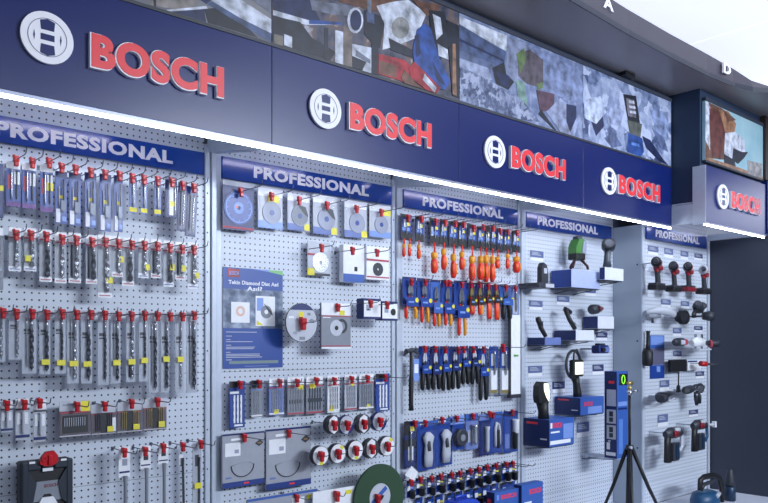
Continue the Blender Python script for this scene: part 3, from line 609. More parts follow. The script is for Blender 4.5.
# cards with bit sets
for i, (a, b_, yt, yb, lx, ly) in enumerate([(212,322,135,266,277,153),(326,414,148,258,377,152),(420,507,140,250,473,143),(512,597,128,242,566,137)]):
    rect = R(a, b_, yt, yb, 0, 363)
    lab = ['wide bit set card with a row of small bits in a black tray', 'bit set card with dark rods and low yellow sticker', 'bit set card, brown, with black panel and gold rods', 'bit set card with two blocks of gold drill bits'][i]
    fl = [('header', 0, 1, 0, 0.28, M['lgrey'])]
    if i == 0:
        fl += [('header', 0.1, 0.5, 0.08, 0.14, M['print']), ('price_sticker', 0.7, 1.0, 0.02, 0.3, M['yellow']), ('header_line', 0, 1, 0.3, 0.34, M['pink']), ('tray', 0.1, 0.93, 0.4, 0.88, M['black'])]
        bits = [('rod', 0.16 + 0.073*k, 0.46, 0.7, 0.035, M['lgrey']) for k in range(10)]
    else:
        g = M['gold'] if i > 1 else M['dsteel']
        fl += [('header_line', 0, 1, 0.3, 0.33, M['pink']), ('black_panel', 0.4, 0.62, 0.28, 0.93, M['black'])] + [('price_sticker', 0.62, 0.88, 0.72, 0.9, M['yellow'], 0.008)]
        if i == 1: fl.append(('label', 0.86, 1.0, 0.45, 0.9, M['white']))
        bits = [('rod', 0.18 + 0.085*k, 0.3, 0.88, 0.05, g) for k in range(3)] + [('rod', 0.66 + 0.085*k, 0.28, 0.86, 0.05, g) for k in range(3)]
    pack('bit_set_card', rect, YP, lab, 'bit set', 'bit set cards in the fourth row', mat('card_brown_grey', (92,80,88), 0.45), fl + [('footer', 0, 1, 0.94, 0.97, M['lgrey'])], bits, (0.02, 0.98, 0.3, 0.97, 0.010))
    hook(lx/3.59, 363 + (ly+3)/3.59, YL, D, 'the %s bit set card' % ORD[i])
# row 5 long auger style bits
for i, (a, b_, yt, yh, lx, ly) in enumerate([(425,466,300,410,447,317),(503,540,297,380,522,313),(567,603,288,362,587,300)]):
    rect = R(a, b_, yt, 700, 0, 363); H = 700 - yt; hf = (yh - yt)/H
    t = pack('chisel_pack', rect, YP, 'long round steel chisel hanging under a white headed sleeve, %s of three' % ORD[i], 'chisel', 'long chisels beside the black case', None,
         [('header', 0.0, 1.0, 0, hf, M['white']), ('header_mark', 0.3, 0.75, hf*0.4, hf*0.62, M['dark'] if i else M['print']), ('header_line', 0.05, 0.95, hf*0.8, hf*0.86, M['dblue'])], [('rod', 0.5, hf*0.95, 1.0, 0.42, M['grey']), ('rod', 0.62, hf, 0.98, 0.12, M['dsteel'])], (0.1, 0.9, hf, 1, 0.016))
    hook(lx/3.59, 363 + (ly+4)/3.59, YL, D, 'the %s long chisel' % ORD[i])
pack('saw_blade_pack', R(638, 668, 300, 700, 0, 363), YP, 'long black sabre blade in a clear sleeve with white top', 'saw blade', None, None, [('header', 0.2, 0.9, 0.0, 0.05, M['lgrey']), ('label', 0.1, 0.6, 0.07, 0.16, M['white'])], [('rod', 0.45, 0.1, 0.98, 0.35, M['dark'])], (0.0, 1, 0.02, 1, 0.012), tilt=-0.02)
pack('saw_blade_pack', R(690, 722, 288, 700, 0, 363), YP, 'long clear sleeve of dark blade with yellow sticker beside the post', 'saw blade', None, MATS['sleeve_grey'], [('header', 0.0, 1, 0.0, 0.04, M['lgrey']), ('print_lines', 0.3, 0.7, 0.1, 0.2, M['dark']), ('price_sticker', 0.1, 0.9, 0.34, 0.39, M['yellow'], 0.01)], [('rod', 0.7, 0.12, 0.98, 0.22, M['dark'])], (0.0, 1, 0.02, 1, 0.012), tilt=0.0)
hook(657/3.59, 363 + 300/3.59, YL, D, 'the black sabre blade sleeve'); hook(722/3.59, 363 + 291/3.59, YL, D, 'the blade sleeve beside the post')

# black case with red hanger
pc = W(46.5, 462, 2.70); 
x0 = WX(20.5, 2.68); x1 = WX(72, 2.68); cw = x1 - x0; ztop = W(46, 460, 2.68).z; ch = cw * 1.0
t = thing('drill_bit_case', ((x0+x1)/2, 2.68, ztop), 'black plastic drill bit case with grey window hanging from a red clip', 'tool case')
hw = cw/2
mb = MB(); mb.box(-hw, hw, -0.0, 0.05, -ch, 0, M['black'], 0.008); mb.box(-hw, -hw*0.72, -0.012, 0.0, -ch, -0.0, mat('case_slate', (38,46,58), 0.4), 0.006); mb.box(hw*0.72, hw, -0.012, 0, -ch, 0, MATS['case_slate'], 0.006)
mb.box(-hw*0.8, -hw*0.25, -0.012, 0, -0.03, 0.0, MATS['case_slate'], 0.005); mb.box(hw*0.25, hw*0.8, -0.012, 0, -0.03, 0, MATS['case_slate'], 0.005)
mb.prism([(-hw*0.25, -0.004), (hw*0.25, -0.004), (hw*0.18, -0.034), (-hw*0.18, -0.034)], 0, -0.008, MATS['case_slate'])
for sx in (-1, 1): mb.prism([(sx*hw*0.75, -0.03), (sx*hw*0.75, -ch*0.9), (sx*hw*0.55, -ch*0.8), (sx*hw*0.42, -ch*0.45)], 0.0, -0.010, MATS['case_slate'])
mb.build('shell', t)
mb = MB(); mb.prism([(-hw*0.4, -ch*0.42), (hw*0.5, -ch*0.42), (hw*0.62, -ch*0.82), (hw*0.3, -ch*0.82), (hw*0.12, -ch*0.68), (-hw*0.12, -ch*0.68), (-hw*0.32, -ch*0.82), (-hw*0.62, -ch*0.82)], 0, -0.004, M['grey']); win = mb.build('window', t)
text('lettering', 'BOSCH', -hw*0.12, hw*0.42, -ch*0.55, -ch*0.48, -0.004, 0.001, mat('faded_red', (120,60,72), 0.5), win, 0.03)
mb = MB(); mb.prism([(-hw*0.22, -ch*0.74), (hw*0.22, -ch*0.74), (hw*0.38, -ch*0.88), (-hw*0.38, -ch*0.88)], -0.004, -0.011, M['white']); mb.build('latch', t)
mb = MB(); mb.box(-hw*0.2, hw*0.2, -0.012, -0.0085, -0.036, -0.026, M['white']); mb.box(-hw*0.72, -hw*0.5, -0.014, -0.0121, -0.006, 0.001, M['white']); mb.box(hw*0.5, hw*0.72, -0.014, -0.0121, -0.006, 0.001, M['white']); mb.build('label_plate', t)
mb = MB(); mb.prism([(-hw*0.36, -0.008), (-hw*0.3, 0.012), (-hw*0.12, 0.03), (hw*0.2, 0.032), (hw*0.36, 0.014), (hw*0.36, -0.006), (hw*0.15, -0.018), (-hw*0.15, -0.018)], -0.008, -0.022, M['red'])
mb.box(-hw*0.05, hw*0.12, -0.028, -0.02, -0.014, 0.02, M['red'], 0.003); mb.ring(-hw*0.18, 0.008, 0.010, 0.005, -0.022, -0.026, M['red'], 16)
mb.build('hanger_clip', t)['label'] = 'red plastic hanger clip'

# ================================================================== bay 2
YP2 = 2.765; YL2 = 2.74
# disc cards, first row
r = [(80,192,150,325,148,185),(207,295,175,318,258,200),(313,392,195,325,357,215),(405,490,200,340,457,232),(517,598,220,350,563,245),(607,683,235,350,652,258)]
for i, (a, b_, yt, yb, lx, ly) in enumerate(r):
    rect = R(a, b_, yt, yb, 200, 140)
    if i == 0:
        t = pack('disc_pack', rect, YP2, 'large blue card with a diamond disc drawn in white and red foot', 'disc pack', 'disc cards in the top row of the second bay', M['dblue'], [('header', 0, 1, 0, 0.1, M['lgrey']), ('footer', 0, 1, 0.93, 0.97, M['pink'])], [('disc', 0.5, 0.2, 0.88, 1, M['blue'])], None)
        w_ = WX(rect[1], YP2) - WX(rect[0], YP2); h_ = (W((rect[0]+rect[1])/2, rect[2], YP2).z - W((rect[0]+rect[1])/2, rect[3], YP2).z)
        mb = MB(); cz = -0.54*h_
        mb.ring(0, cz, 0.31*h_, 0.285*h_, -0.0052, -0.006, M['lblue'], 40); mb.ring(0, cz, 0.12*h_, 0.04*h_, -0.0052, -0.006, M['lblue'], 30)
        for k in range(12):
            an = k*math.pi/6; mb.prism([(0.22*h_*math.cos(an), cz+0.22*h_*math.sin(an)), (0.29*h_*math.cos(an), cz+0.29*h_*math.sin(an)), (0.29*h_*math.cos(an+.1), cz+0.29*h_*math.sin(an+.1))], -0.0052, -0.006, M['lblue'])
        mb.disc(-0.05*h_, cz+0.02*h_, 0.035*h_, -0.006, -0.0065, M['red'], 16); mb.build('disc_print', t)
    else:
        lab = ['white card with yellow topped clear disc, second in the disc row', 'white card with half dark disc and yellow corner, third in the disc row', 'white card with clear disc and low yellow corner, fourth in the disc row', 'white card with ringed disc, fifth in the disc row', 'white card with ringed disc beside the post, sixth in the disc row'][i-1]
        fl = [('header', 0, 1, 0, 0.2, M['white']), ('footer', 0, 1, 0.82, 1, M['lblue'] if i in (1,5) else M['tag'])]
        if i == 1: fl.append(('price_sticker', 0.4, 0.85, 0.16, 0.34, M['yellow']))
        if i in (2, 3, 4): fl.append(('price_sticker', 0.75, 1.0, 0.8, 0.98, M['yellow']))
        if i == 5: fl.append(('price_sticker', 0.55, 1.0, 0.12, 0.3, M['yellow']))
        t = pack('disc_pack', rect, YP2, lab, 'disc pack', 'disc cards in the top row of the second bay', M['lgrey'], fl, [('disc', 0.55, 0.32, 0.88, 1, M['print'] if i != 2 else M['grey'])], (0.02, 0.98, 0.04, 0.98, 0.010))
        w_ = WX(rect[1], YP2) - WX(rect[0], YP2); h_ = (W((rect[0]+rect[1])/2, rect[2], YP2).z - W((rect[0]+rect[1])/2, rect[3], YP2).z)
        mb = MB(); mb.ring(0.05*w_, -0.6*h_, 0.28*h_, 0.25*h_, -0.0052, -0.0062, M['print'], 32); mb.disc(0.05*w_, -0.6*h_, 0.07*h_, -0.0052, -0.0064, M['blue'], 16)
        if i in (2, 3): mb.prism([(-0.1*w_, -0.28*h_), (0.3*w_, -0.34*h_), (0.42*w_, -0.6*h_), (0.3*w_, -0.56*h_), (0.1*w_, -0.42*h_)], -0.0065, -0.0072, M['dark'])
        mb.build('disc_print', t)
    hook(200 + lx/3.59, 140 + (ly+3)/3.59, YL2, D, 'the %s card of the disc row' % ORD[i], 'peg hooks with red locks in the disc bay')
# second row
t = pack('disc_pack', R(385, 465, 365, 487, 200, 140), YP2, 'grey card with steel ring disc and yellow foot under the disc row', 'disc pack', None, M['lgrey'], [('header', 0, 1, 0, 0.18, M['lgrey']), ('header_line', 0, 0.6, 0.36, 0.42, M['pink']), ('price_sticker', 0.0, 0.3, 0.8, 1.0, M['yellow']), ('footer', 0.3, 1, 0.93, 1, M['dark'])], [('disc', 0.56, 0.32, 0.9, 1, M['steel'])], (0.02, 0.98, 0.04, 0.98, 0.012))
t = pack('disc_pack', R(500, 575, 380, 512, 200, 140), YP2, 'white disc box with small black centre and blue base', 'disc pack', None, M['white'], [('footer', 0, 1, 0.78, 1, M['box'], 0.0), ('disc_centre', 0.52, 0.66, 0.58, 0.7, M['black'])], [], None, thick=0.03)
t = pack('disc_pack', R(588, 668, 385, 503, 200, 140), YP2, 'white boxed flap disc with red stripe and dark disc image', 'disc pack', None, M['white'], [('header_line', 0, 1, 0.38, 0.44, M['pink']), ('footer_line', 0, 1, 0.9, 0.94, M['pink'])], [('disc', 0.5, 0.48, 0.88, 1, M['dark'])], None, thick=0.02)
for k, (lx, ly, w_) in enumerate([(437,385,'the grey ring disc card'),(548,395,'the white disc box with blue base'),(636,402,'the boxed flap disc')]):
    hook(200+lx/3.59, 140+(ly+3)/3.59, 2.67, D, w_, 'peg hooks with red locks in the disc bay')
# poster taped to the board
pp = R(82, 297, 25, 388, 200, 260); a = W(pp[0], pp[2], D-0.004); b_ = W(pp[1], pp[2], D-0.004); zt = W(sum(pp[:2])/2, 269, D).z; zb = W(sum(pp[:2])/2, 368, D).z
w_ = b_.x - a.x; h_ = zt - zb
t = thing('notice_poster', ((a.x+b_.x)/2, D-0.003, zt), 'blue notice poster about diamond discs fixed to the pegboard', 'poster')
U = lambda u: -w_/2 + u*w_
V = lambda v: -v*h_
mb = MB(); mb.box(-w_/2, w_/2, -0.001, 0, -h_, 0, mat('poster_paper_blue', (40,74,152), 0.4)); mb.build('sheet', t)
mb = MB(); mb.box(U(0), U(1), -0.0015, -0.0011, V(0.60), V(0.21), noisemat('poster_machine', [(0.35, (60,76,104)), (0.5, (110,124,150)), (0.7, (170,180,200))], 22)); 
mb.box(U(0.13), U(0.43), -0.002, -0.0016, V(0.545), V(0.34), M['white']); mb.box(U(0.53), U(0.86), -0.002, -0.0016, V(0.575), V(0.27), M['white'])
mb.box(U(0.55), U(0.66), -0.0024, -0.0021, V(0.42), V(0.29), M['lblue']); mb.ring(U(0.71), V(0.43), 0.028, 0.010, -0.0021, -0.0028, M['grey'], 24); mb.prism([(U(0.55), V(0.565)), (U(0.66), V(0.565)), (U(0.55), V(0.52))], -0.0021, -0.0026, M['yellow'])
mb.prism([(U(0.66), V(0.34)), (U(0.80), V(0.42)), (U(0.82), V(0.47)), (U(0.74), V(0.42))], -0.0029, -0.0033, M['dark'])
mb.ring(U(0.28), V(0.43), 0.022, 0.012, -0.0021, -0.0026, mat('pale_orange', (226,186,170), 0.5), 20)
mb.prism([(U(0.7), V(0)), (U(1.0), V(0.0)), (U(1.0), V(0.045)), (U(0.76), V(0.02))], -0.0012, -0.0018, mat('pale_green', (130,190,130), 0.5)); mb.prism([(U(0.45), V(0)), (U(0.76), V(0.0)), (U(0.76), V(0.02))], -0.0012, -0.0019, M['lblue'])
for (u0, u1, v) in [(0.05,0.55,0.635),(0.05,0.14,0.675),(0.05,0.12,0.71),(0.05,0.48,0.73),(0.05,0.13,0.765),(0.05,0.52,0.785),(0.05,0.50,0.80),(0.05,0.12,0.835),(0.05,0.6,0.855),(0.05,0.6,0.87),(0.05,0.64,0.886),(0.05,0.14,0.91)]:
    mb.box(U(u0), U(u1), -0.0016, -0.0011, V(v+0.007), V(v), M['lgrey'])
mb.box(U(0.1), U(0.92), -0.0016, -0.0011, V(0.955), V(0.925), mat('sage_strip', (120,140,140), 0.5)); mb.box(U(0.35), U(0.75), -0.0016, -0.0011, V(0.985), V(0.975), M['tag'])
mb.build('print', t)
text('title', 'Tekin Diamond Disc Asıl', U(0.09), U(0.92), V(0.165), V(0.125), -0.001, 0.0008, M['white'], t, 0.03)
text('title', 'Asıl?', U(0.39), U(0.64), V(0.222), V(0.178), -0.001, 0.0008, M['white'], t, 0.03)
mb = MB(); mb.box(U(0.08), U(0.27), -0.0016, -0.0011, V(0.095), V(0.012), mat('poster_red', (190,60,80), 0.5)); mb.build('corner_mark', t)
text('lettering', 'BOSCH', U(0.10), U(0.25), V(0.075), V(0.035), -0.0016, 0.0006, M['lblue'], t, 0.03)
# big round disc
Yd = 2.70; cc = W(301.7, 322.7, Yd); rr = W(301.7, 303.2, Yd).z - cc.z
t = thing('cutting_disc', (cc.x, Yd, cc.z), 'large round grey cutting disc with navy top beside the notice poster', 'disc')
mb = MB(); mb.disc(0, 0, rr, 0.004, 0, M['dark'], 48); mb.build('disc_body', t)
mb = MB(); mb.disc(0, 0, rr*0.97, -0.0002, -0.001, M['lgrey'], 48); pts = [(rr*0.97*math.cos(math.radians(a)), rr*0.97*math.sin(math.radians(a))) for a in range(42, 139, 8)]; mb.prism(pts, -0.0011, -0.0016, M['dblue'])
mb.disc(0.0, -0.0, rr*0.16, -0.0011, -0.0018, M['dark'], 20); mb.box(-rr*0.2, rr*0.1, -0.0018, -0.0011, rr*0.3, rr*0.55, M['yellow']); mb.box(-rr*0.82, -rr*0.5, -0.0018, -0.0011, rr*0.22, rr*0.32, M['white']); mb.box(rr*0.35, rr*0.55, -0.0018, -0.0011, rr*0.38, rr*0.52, M['grey'])
mb.prism([(rr*.4, rr*.1), (rr*.6, rr*.22), (rr*.85, rr*.12), (rr*.65, 0)], -0.0011, -0.0017, M['grey']); mb.box(-rr*0.15, rr*0.2, -0.0018, -0.0011, -rr*0.88, -rr*0.72, M['grey']); mb.box(-rr*.55, -rr*.3, -.0018, -.0011, -rr*.6, -rr*.45, M['print']); mb.build('disc_label', t)
hook(303, 323.5, 2.68, D, 'the large round cutting disc', 'peg hooks with red locks in the disc bay', 1.5)
t = pack('disc_pack', R(430, 535, 155, 318, 200, 260), 2.70, 'grey boxed disc with white top and round white wheel image', 'disc pack', None, M['grey'], [('header', 0, 1, 0, 0.27, M['white']), ('header_line', 0, 1, 0.28, 0.30, M['pink']), ('header_mark', 0.05, 0.3, 0.31, 0.33, M['white']), ('price_sticker', 0.6, 0.78, 0.16, 0.26, M['yellow']), ('footer', 0, 1, 0.93, 0.95, M['pink']), ('footer', 0, 1, 0.965, 1, M['white'])], [], None, thick=0.012)
mb = MB(); hb = W(334, 303, 2.70).z - W(334, 349, 2.70).z; mb.disc(0.0, -0.54*hb, 0.175*hb, -0.0125, -0.0135, M['lgrey'], 32); mb.disc(0.0, -0.54*hb, 0.05*hb, -0.0136, -0.0142, M['black'], 20); mb.ring(0.03, -0.5*hb, 0.16*hb, 0.10*hb, -0.0121, -0.0130, M['dark'], 30); mb.build('wheel_print', t)
hook(338, 307.5, 2.675, D, 'the grey boxed disc', 'peg hooks with red locks in the disc bay')
for i, (a, b_, yt, yb, lx, ly) in enumerate([(562,624,140,212,613,155),(628,684,150,218,672,160)]):
    rect = R(a, b_, yt, yb, 200, 260)
    t = pack('disc_pack', rect, 2.71, ['small white box with navy edges beside the round black marked box', 'small white box with a black round mark beside the post'][i], 'disc pack', 'two small disc boxes', M['dblue'], [('front_face', 0.02, 0.98, 0.12, 0.9, M['white']), ('print_lines', 0.15, 0.4, 0.3, 0.6, M['print'])] , [], None, thick=0.05)
    mb = MB(); ww = WX(rect[1], 2.71) - WX(rect[0], 2.71)
    if i: mb.disc(ww*0.2, -0.05, 0.016, -0.0515, -0.0525, M['black'], 20)
    else: mb.box(-ww*.3, -ww*.2, -0.0525, -0.0515, -.055, -.048, M['black'])
    mb.build('mark', t)
    hook(200+lx/3.59, 260+(ly+2)/3.59, 2.60, D, ['the small white box with navy edges','the small box with round mark'][i], 'peg hooks with red locks in the disc bay', short=1.2)
# jigsaw blade row
r = [(105,160,65,232,145,75),(183,222,62,194,213,72),(247,300,55,187,287,68),(313,372,50,186,350,68),(380,440,48,182,418,62),(457,500,45,178,483,62),(518,562,42,170,545,57),(570,622,40,165,602,53),(630,680,38,172,665,50)]
lab = ['blue card with three white jigsaw blades, nearest in the blade row', 'narrow dark header pack with grey blades, second in the blade row', 'grey blue blade pack with yellow foot sticker', 'red footed blade pack with dark band, fourth in the blade row', 'red footed blade pack with yellow top sticker, fifth in the blade row', 'white blade pack with yellow sticker at foot', 'grey blade pack with red foot, seventh in the blade row', 'pale blade pack with small yellow dot, eighth in the blade row', 'blue card with three white jigsaw blades, farthest in the blade row']
for i, (a, b_, yt, yb, lx, ly) in enumerate(r):
    rect = R(a, b_, yt, yb, 200, 363)
    if i in (0, 8):
        fl = [('header', 0, 0.55, 0, 0.14, M['black']), ('header', 0.02, 0.6, 0.22, 0.27, M['white']), ('footer', 0.3, 0.85, 0.93, 0.97, M['white'])]
        bits = [('blade', 0.3 + 0.22*k, 0.3, 0.9, 0.12, M['white']) for k in range(3)]; cm_ = M['blue']
    else:
        fl = [('header', 0, 1, 0, 0.2, M['dark'] if i == 1 else M['white']), ('header_line', 0.0, 1, 0.24, 0.27, M['pink'] if i > 1 else M['lblue']), ('footer', 0, 1, 0.94, 0.98, M['pink'] if i in (3,4,6) else M['white'])]
        if i == 2: fl.append(('price_sticker', 0.3, 0.62, 0.84, 0.96, M['yellow']))
        if i == 3: fl += [('price_sticker', 0.6, 0.95, 0.22, 0.34, M['yellow']), ('dark_band', 0.1, 0.9, 0.6, 0.7, M['dark'])]
        if i == 4: fl += [('price_sticker', 0.2, 0.55, 0.2, 0.32, M['yellow']), ('dark_band', 0.1, 0.95, 0.58, 0.68, M['dark'])]
        if i == 5: fl.append(('price_sticker', 0.15, 0.5, 0.8, 0.95, M['yellow']))
        if i in (6, 7): fl.append(('price_sticker', 0.5, 0.75, 0.85 if i == 7 else 0.22, 0.94 if i == 7 else 0.32, M['yellow']))
        cm_ = [0, M['grey'], M['tag'], M['grey'], M['grey'], M['white'], M['lgrey'], M['grey']][i]
        bits = [('blade', 0.2 + 0.155*k, 0.3, 0.9, 0.08, M['steel'] if i != 4 else M['dsteel']) for k in range(5 if i != 1 else 4)]
    pack('blade_pack', rect, YP2, lab[i], 'saw blade pack', 'jigsaw blade packs in a row', cm_, fl, bits, (0.03, 0.97, 0.2, 0.97, 0.006))
    hook(200+lx/3.59, 363+(ly+3)/3.59, YL2, D, 'the %s pack of the jigsaw blade row' % ORD[i], 'peg hooks with red locks in the disc bay')
# round hole saw dishes
def dish(cx, cy, rpx, name_label, kind):
    Yd = 2.66; c0 = W(cx, cy, Yd); rz = W(cx, cy - rpx, Yd).z - c0.z
    t = thing('wheel_disc', (c0.x, Yd, c0.z), name_label, 'disc', 'small round discs above the green wheel')
    mb = MB(); mb.disc(0, 0, rz, 0.024, 0.0, M['dark'] if kind != 2 else M['dblue'], 36); mb.build('disc_stack', t)
    mb = MB()
    if kind in (0, 1): mb.ring(0, 0, rz*0.94, rz*0.5, -0.0004, -0.002, M['white'], 36); mb.disc(0, 0, rz*0.49, -0.0002, -0.0016, M['grey'], 30)
    elif kind == 2: mb.prism([(rz*.94*math.cos(math.radians(a_)), rz*.94*math.sin(math.radians(a_))) for a_ in range(20, 290, 15)], -0.0004, -0.002, M['lgrey'])
    else:
        mb.prism([(-rz*.55, rz*.6), (0, rz*.96), (rz*.45, rz*.7), (rz*.5, -rz*.6), (0, -rz*.96), (-rz*.6, -rz*.55), (-rz*.7, 0)], -0.0004, -0.002, M['white'])
    if kind == 1: mb.box(-rz*.15, rz*.3, -0.003, -0.0021, -rz*.9, -rz*.62, M['yellow'])
    if kind == 0: mb.prism([(rz*.35, rz*.82), (rz*.75, rz*.55), (rz*.5, rz*.35), (rz*.2, rz*.6)], -0.0021, -0.003, M['yellow'])
    mb.build('disc_label', t)
    return t
dd = [(480,222,3),(527,222,2),(588,218,3),(645,210,2),(433,333,1),(495,325,0),(558,313,1),(616,307,4),(672,298,0)]
dl = ['white folded label disc, first in the upper row of small discs', 'grey and navy disc, second in the upper row of small discs', 'white petal label disc, third in the upper row of small discs', 'grey disc with blue lower rim, last in the upper row',
      'round white disc with yellow foot, nearest in the lower row', 'round white disc with yellow shoulder, second in the lower row', 'white disc with yellow foot, third in the lower row', 'plain white ringed disc, fourth in the lower row', 'round white disc with yellow corner beside the post']
for i, (x, y, k) in enumerate(dd):
    dish(200+x/3.59, 363+y/3.59, 9.6 if i < 4 else 10.0, dl[i], k if k != 4 else 0 if False else (0 if k == 0 else (k if k < 4 else 3)))
    hook(201+x/3.59, 363+(y+2)/3.59, 2.635, D, 'the %s small round disc' % ORD[i], 'peg hooks with red locks in the disc bay', 1.25, short=1.0)
# two big grey packs
for i, (a, b_, yt, yb, lx, ly) in enumerate([(75,225,250,440,160,265),(232,392,232,444,320,250)]):
    rect = R(a, b_, yt, yb, 200, 363)
    t = pack('saw_chain_pack', rect, 2.765, ['large grey pack with saw chain and white label, nearer of two', 'large grey pack with saw chain and navy foot, farther of two'][i], 'saw chain pack', 'two large saw chain packs', mat('pack_grey', (156,160,172), 0.5),
        [('header', 0, 1, 0, 0.03, M['dblue']), ('label', 0.06, 0.42, 0.17, 0.42, M['white']), ('label_mark', 0.28, 0.38, 0.3, 0.37, M['print']), ('header_mark', 0.2, 0.45, 0.09, 0.13, M['white']), ('footer', 0, 1, 0.9, 1, mat('footer_blue', (40,62,130), 0.4)), ('footer_mark', 0.5, 0.62, 0.93, 0.96, M['letred']), ('footer_mark', 0.08, 0.2, 0.8, 0.83, M['tag'])], [], None, thick=0.012)
    ww = WX(rect[1], 2.765) - WX(rect[0], 2.765); hh = W((rect[0]+rect[1])/2, rect[2], 2.765).z - W((rect[0]+rect[1])/2, rect[3], 2.765).z
    mb = MB(); pts = []
    for k in range(15):
        an = math.pi + math.pi * k/14; pts.append((ww*(-0.03) + ww*0.27*math.cos(an), -0.014, -0.60*hh + (0.22*hh)*math.sin(an) * (1 - 0.0)))
    mb.tube([(p[0], p[1], p[2]) for p in pts], 0.0022, M['dark'], 6); mb.tube([pts[0], (-ww*0.1, -0.014, -0.56*hh), (ww*0.1, -0.014, -0.545*hh), pts[-1]], 0.0012, M['print'], 6); mb.build('saw_chain', t)
    mb = MB(); mb.prism([(ww*0.27, -0.22*hh), (ww*0.38, -0.15*hh), (ww*0.48, -0.21*hh), (ww*0.37, -0.28*hh)], -0.0125, -0.0135, M['dark']); mb.box(ww*0.33, ww*0.42, -0.0142, -0.0136, -0.23*hh, -0.2*hh, mat('chip_brown', (140,110,80), 0.5)); mb.build('chip_print', t)
    hook(200+lx/3.59, 363+(ly+3)/3.59, 2.74, D, ['the nearer large saw chain pack', 'the farther large saw chain pack'][i], 'peg hooks with red locks in the disc bay')
# bottom packs
pack('blade_pack', (246, 316, 494, 540), 2.70, 'grey pack with blue top edge cut off by the bottom frame', 'saw blade pack', None, MATS['pack_grey'], [('header', 0, 1, 0, 0.05, M['box']), ('price_sticker', 0.84, 0.94, 0.1, 0.2, M['yellow']), ('label', 0.62, 0.8, 0.12, 0.3, M['white'])], [], None, thick=0.01, tilt=0.0)
pack('blade_pack', (312, 353.5, 489, 540), 2.66, 'white card pack with red lock at the bottom frame', 'saw blade pack', None, M['white'], [('price_sticker', 0.78, 0.92, 0.06, 0.14, M['yellow'])], [], None, thick=0.006)
hook(297, 498, 2.68, D, 'the grey pack with blue top edge', 'peg hooks with red locks in the disc bay'); hook(337, 496, 2.64, D, 'the white card pack at the bottom', 'peg hooks with red locks in the disc bay', 1.3)
Yd = 2.64; cc = W(379, 497, Yd); rr = W(379, 464, Yd).z - cc.z
t = thing('grinding_wheel', (cc.x, Yd, cc.z), 'large dark green grinding wheel with white centre label', 'grinding wheel')
mb = MB(); mb.ring(0, 0, rr, rr*0.12, 0.006, -0.006, M['dgreen'], 64); mb.build('abrasive_wheel', t)
mb = MB(); mb.ring(0, 0, rr*0.42, rr*0.12, -0.0062, -0.0075, M['lgrey'], 40); mb.prism([(-rr*.36, -rr*.1), (rr*.22, rr*.33), (rr*.3, rr*.22), (-rr*.3, -rr*.2)], -0.0076, -0.0082, M['box']); mb.build('centre_label', t)
hook(378, 499, 2.62, D, 'the green grinding wheel', 'peg hooks with red locks in the disc bay', 1.3)

# ================================================================== bay 3
def handle(parent, px, y0, y1, Yh, rpx, big, x_off=None):
    """insulated screwdriver handle; coordinates in photo pixels, parent at world loc"""
    P = parent.location; a = W(px, y0, Yh); b_ = W(px, y1, Yh); s_ = Yh / (SI - CO*(px-CX)/F) / F; r = rpx * s_
    x = a.x - P.x; y = a.y - P.y; zt = a.z - P.z; zb = b_.z - P.z; h = zt - zb
    mb = MB(); mb.tube([(x, y, zt), (x, y, zt - h*0.06), (x, y, zt - h*0.24), (x, y, zt - h*0.32)], r, M['vyel'], 10, rads=[r*0.6, r*0.95, r*0.95, r*0.65]); c1 = mb.build('collar', parent)
    mb = MB(); mb.tube([(x, y, zt - h*0.28), (x, y, zt - h*0.40), (x, y, zt - h*0.6), (x, y, zt - h*0.88), (x, y, zb)], r, M['vred'], 10, rads=[r*0.6, r*0.85, r, r*0.95, r*0.6])
    mb.tube([(x + r*0.75, y - r*0.5, zt - h*0.4), (x + r*0.8, y - r*0.5, zt - h*0.85)], r*0.3, M['vyel'], 6); mb.tube([(x - r*0.75, y - r*0.5, zt - h*0.45), (x - r*0.7, y - r*0.6, zt - h*0.8)], r*0.3, M['orange'], 6)
    mb.build('handle', parent)
top3 = [(55,115,185,325,100,205,[(75,345,415,5),(105,345,412,5)]),(135,180,195,335,172,210,[(155,350,427,6)]),(213,265,207,345,250,225,[(238,390,505,10)]),(268,308,213,348,300,230,[(290,372,485,8)]),(315,362,225,355,355,235,[(343,400,530,9)]),(366,408,230,360,400,240,[(388,388,485,8)]),(417,465,240,365,455,260,[(443,410,545,10)]),(470,508,250,370,507,255,[(490,410,540,9)]),(514,540,250,375,0,0,[(520,405,552,8)]),(543,572,250,380,560,260,[(553,410,553,8)]),(575,610,262,385,598,275,[(580,415,478,7)]),(612,650,268,385,640,280,[(635,400,480,6)]),(657,700,275,392,688,285,[(683,415,502,11)])]
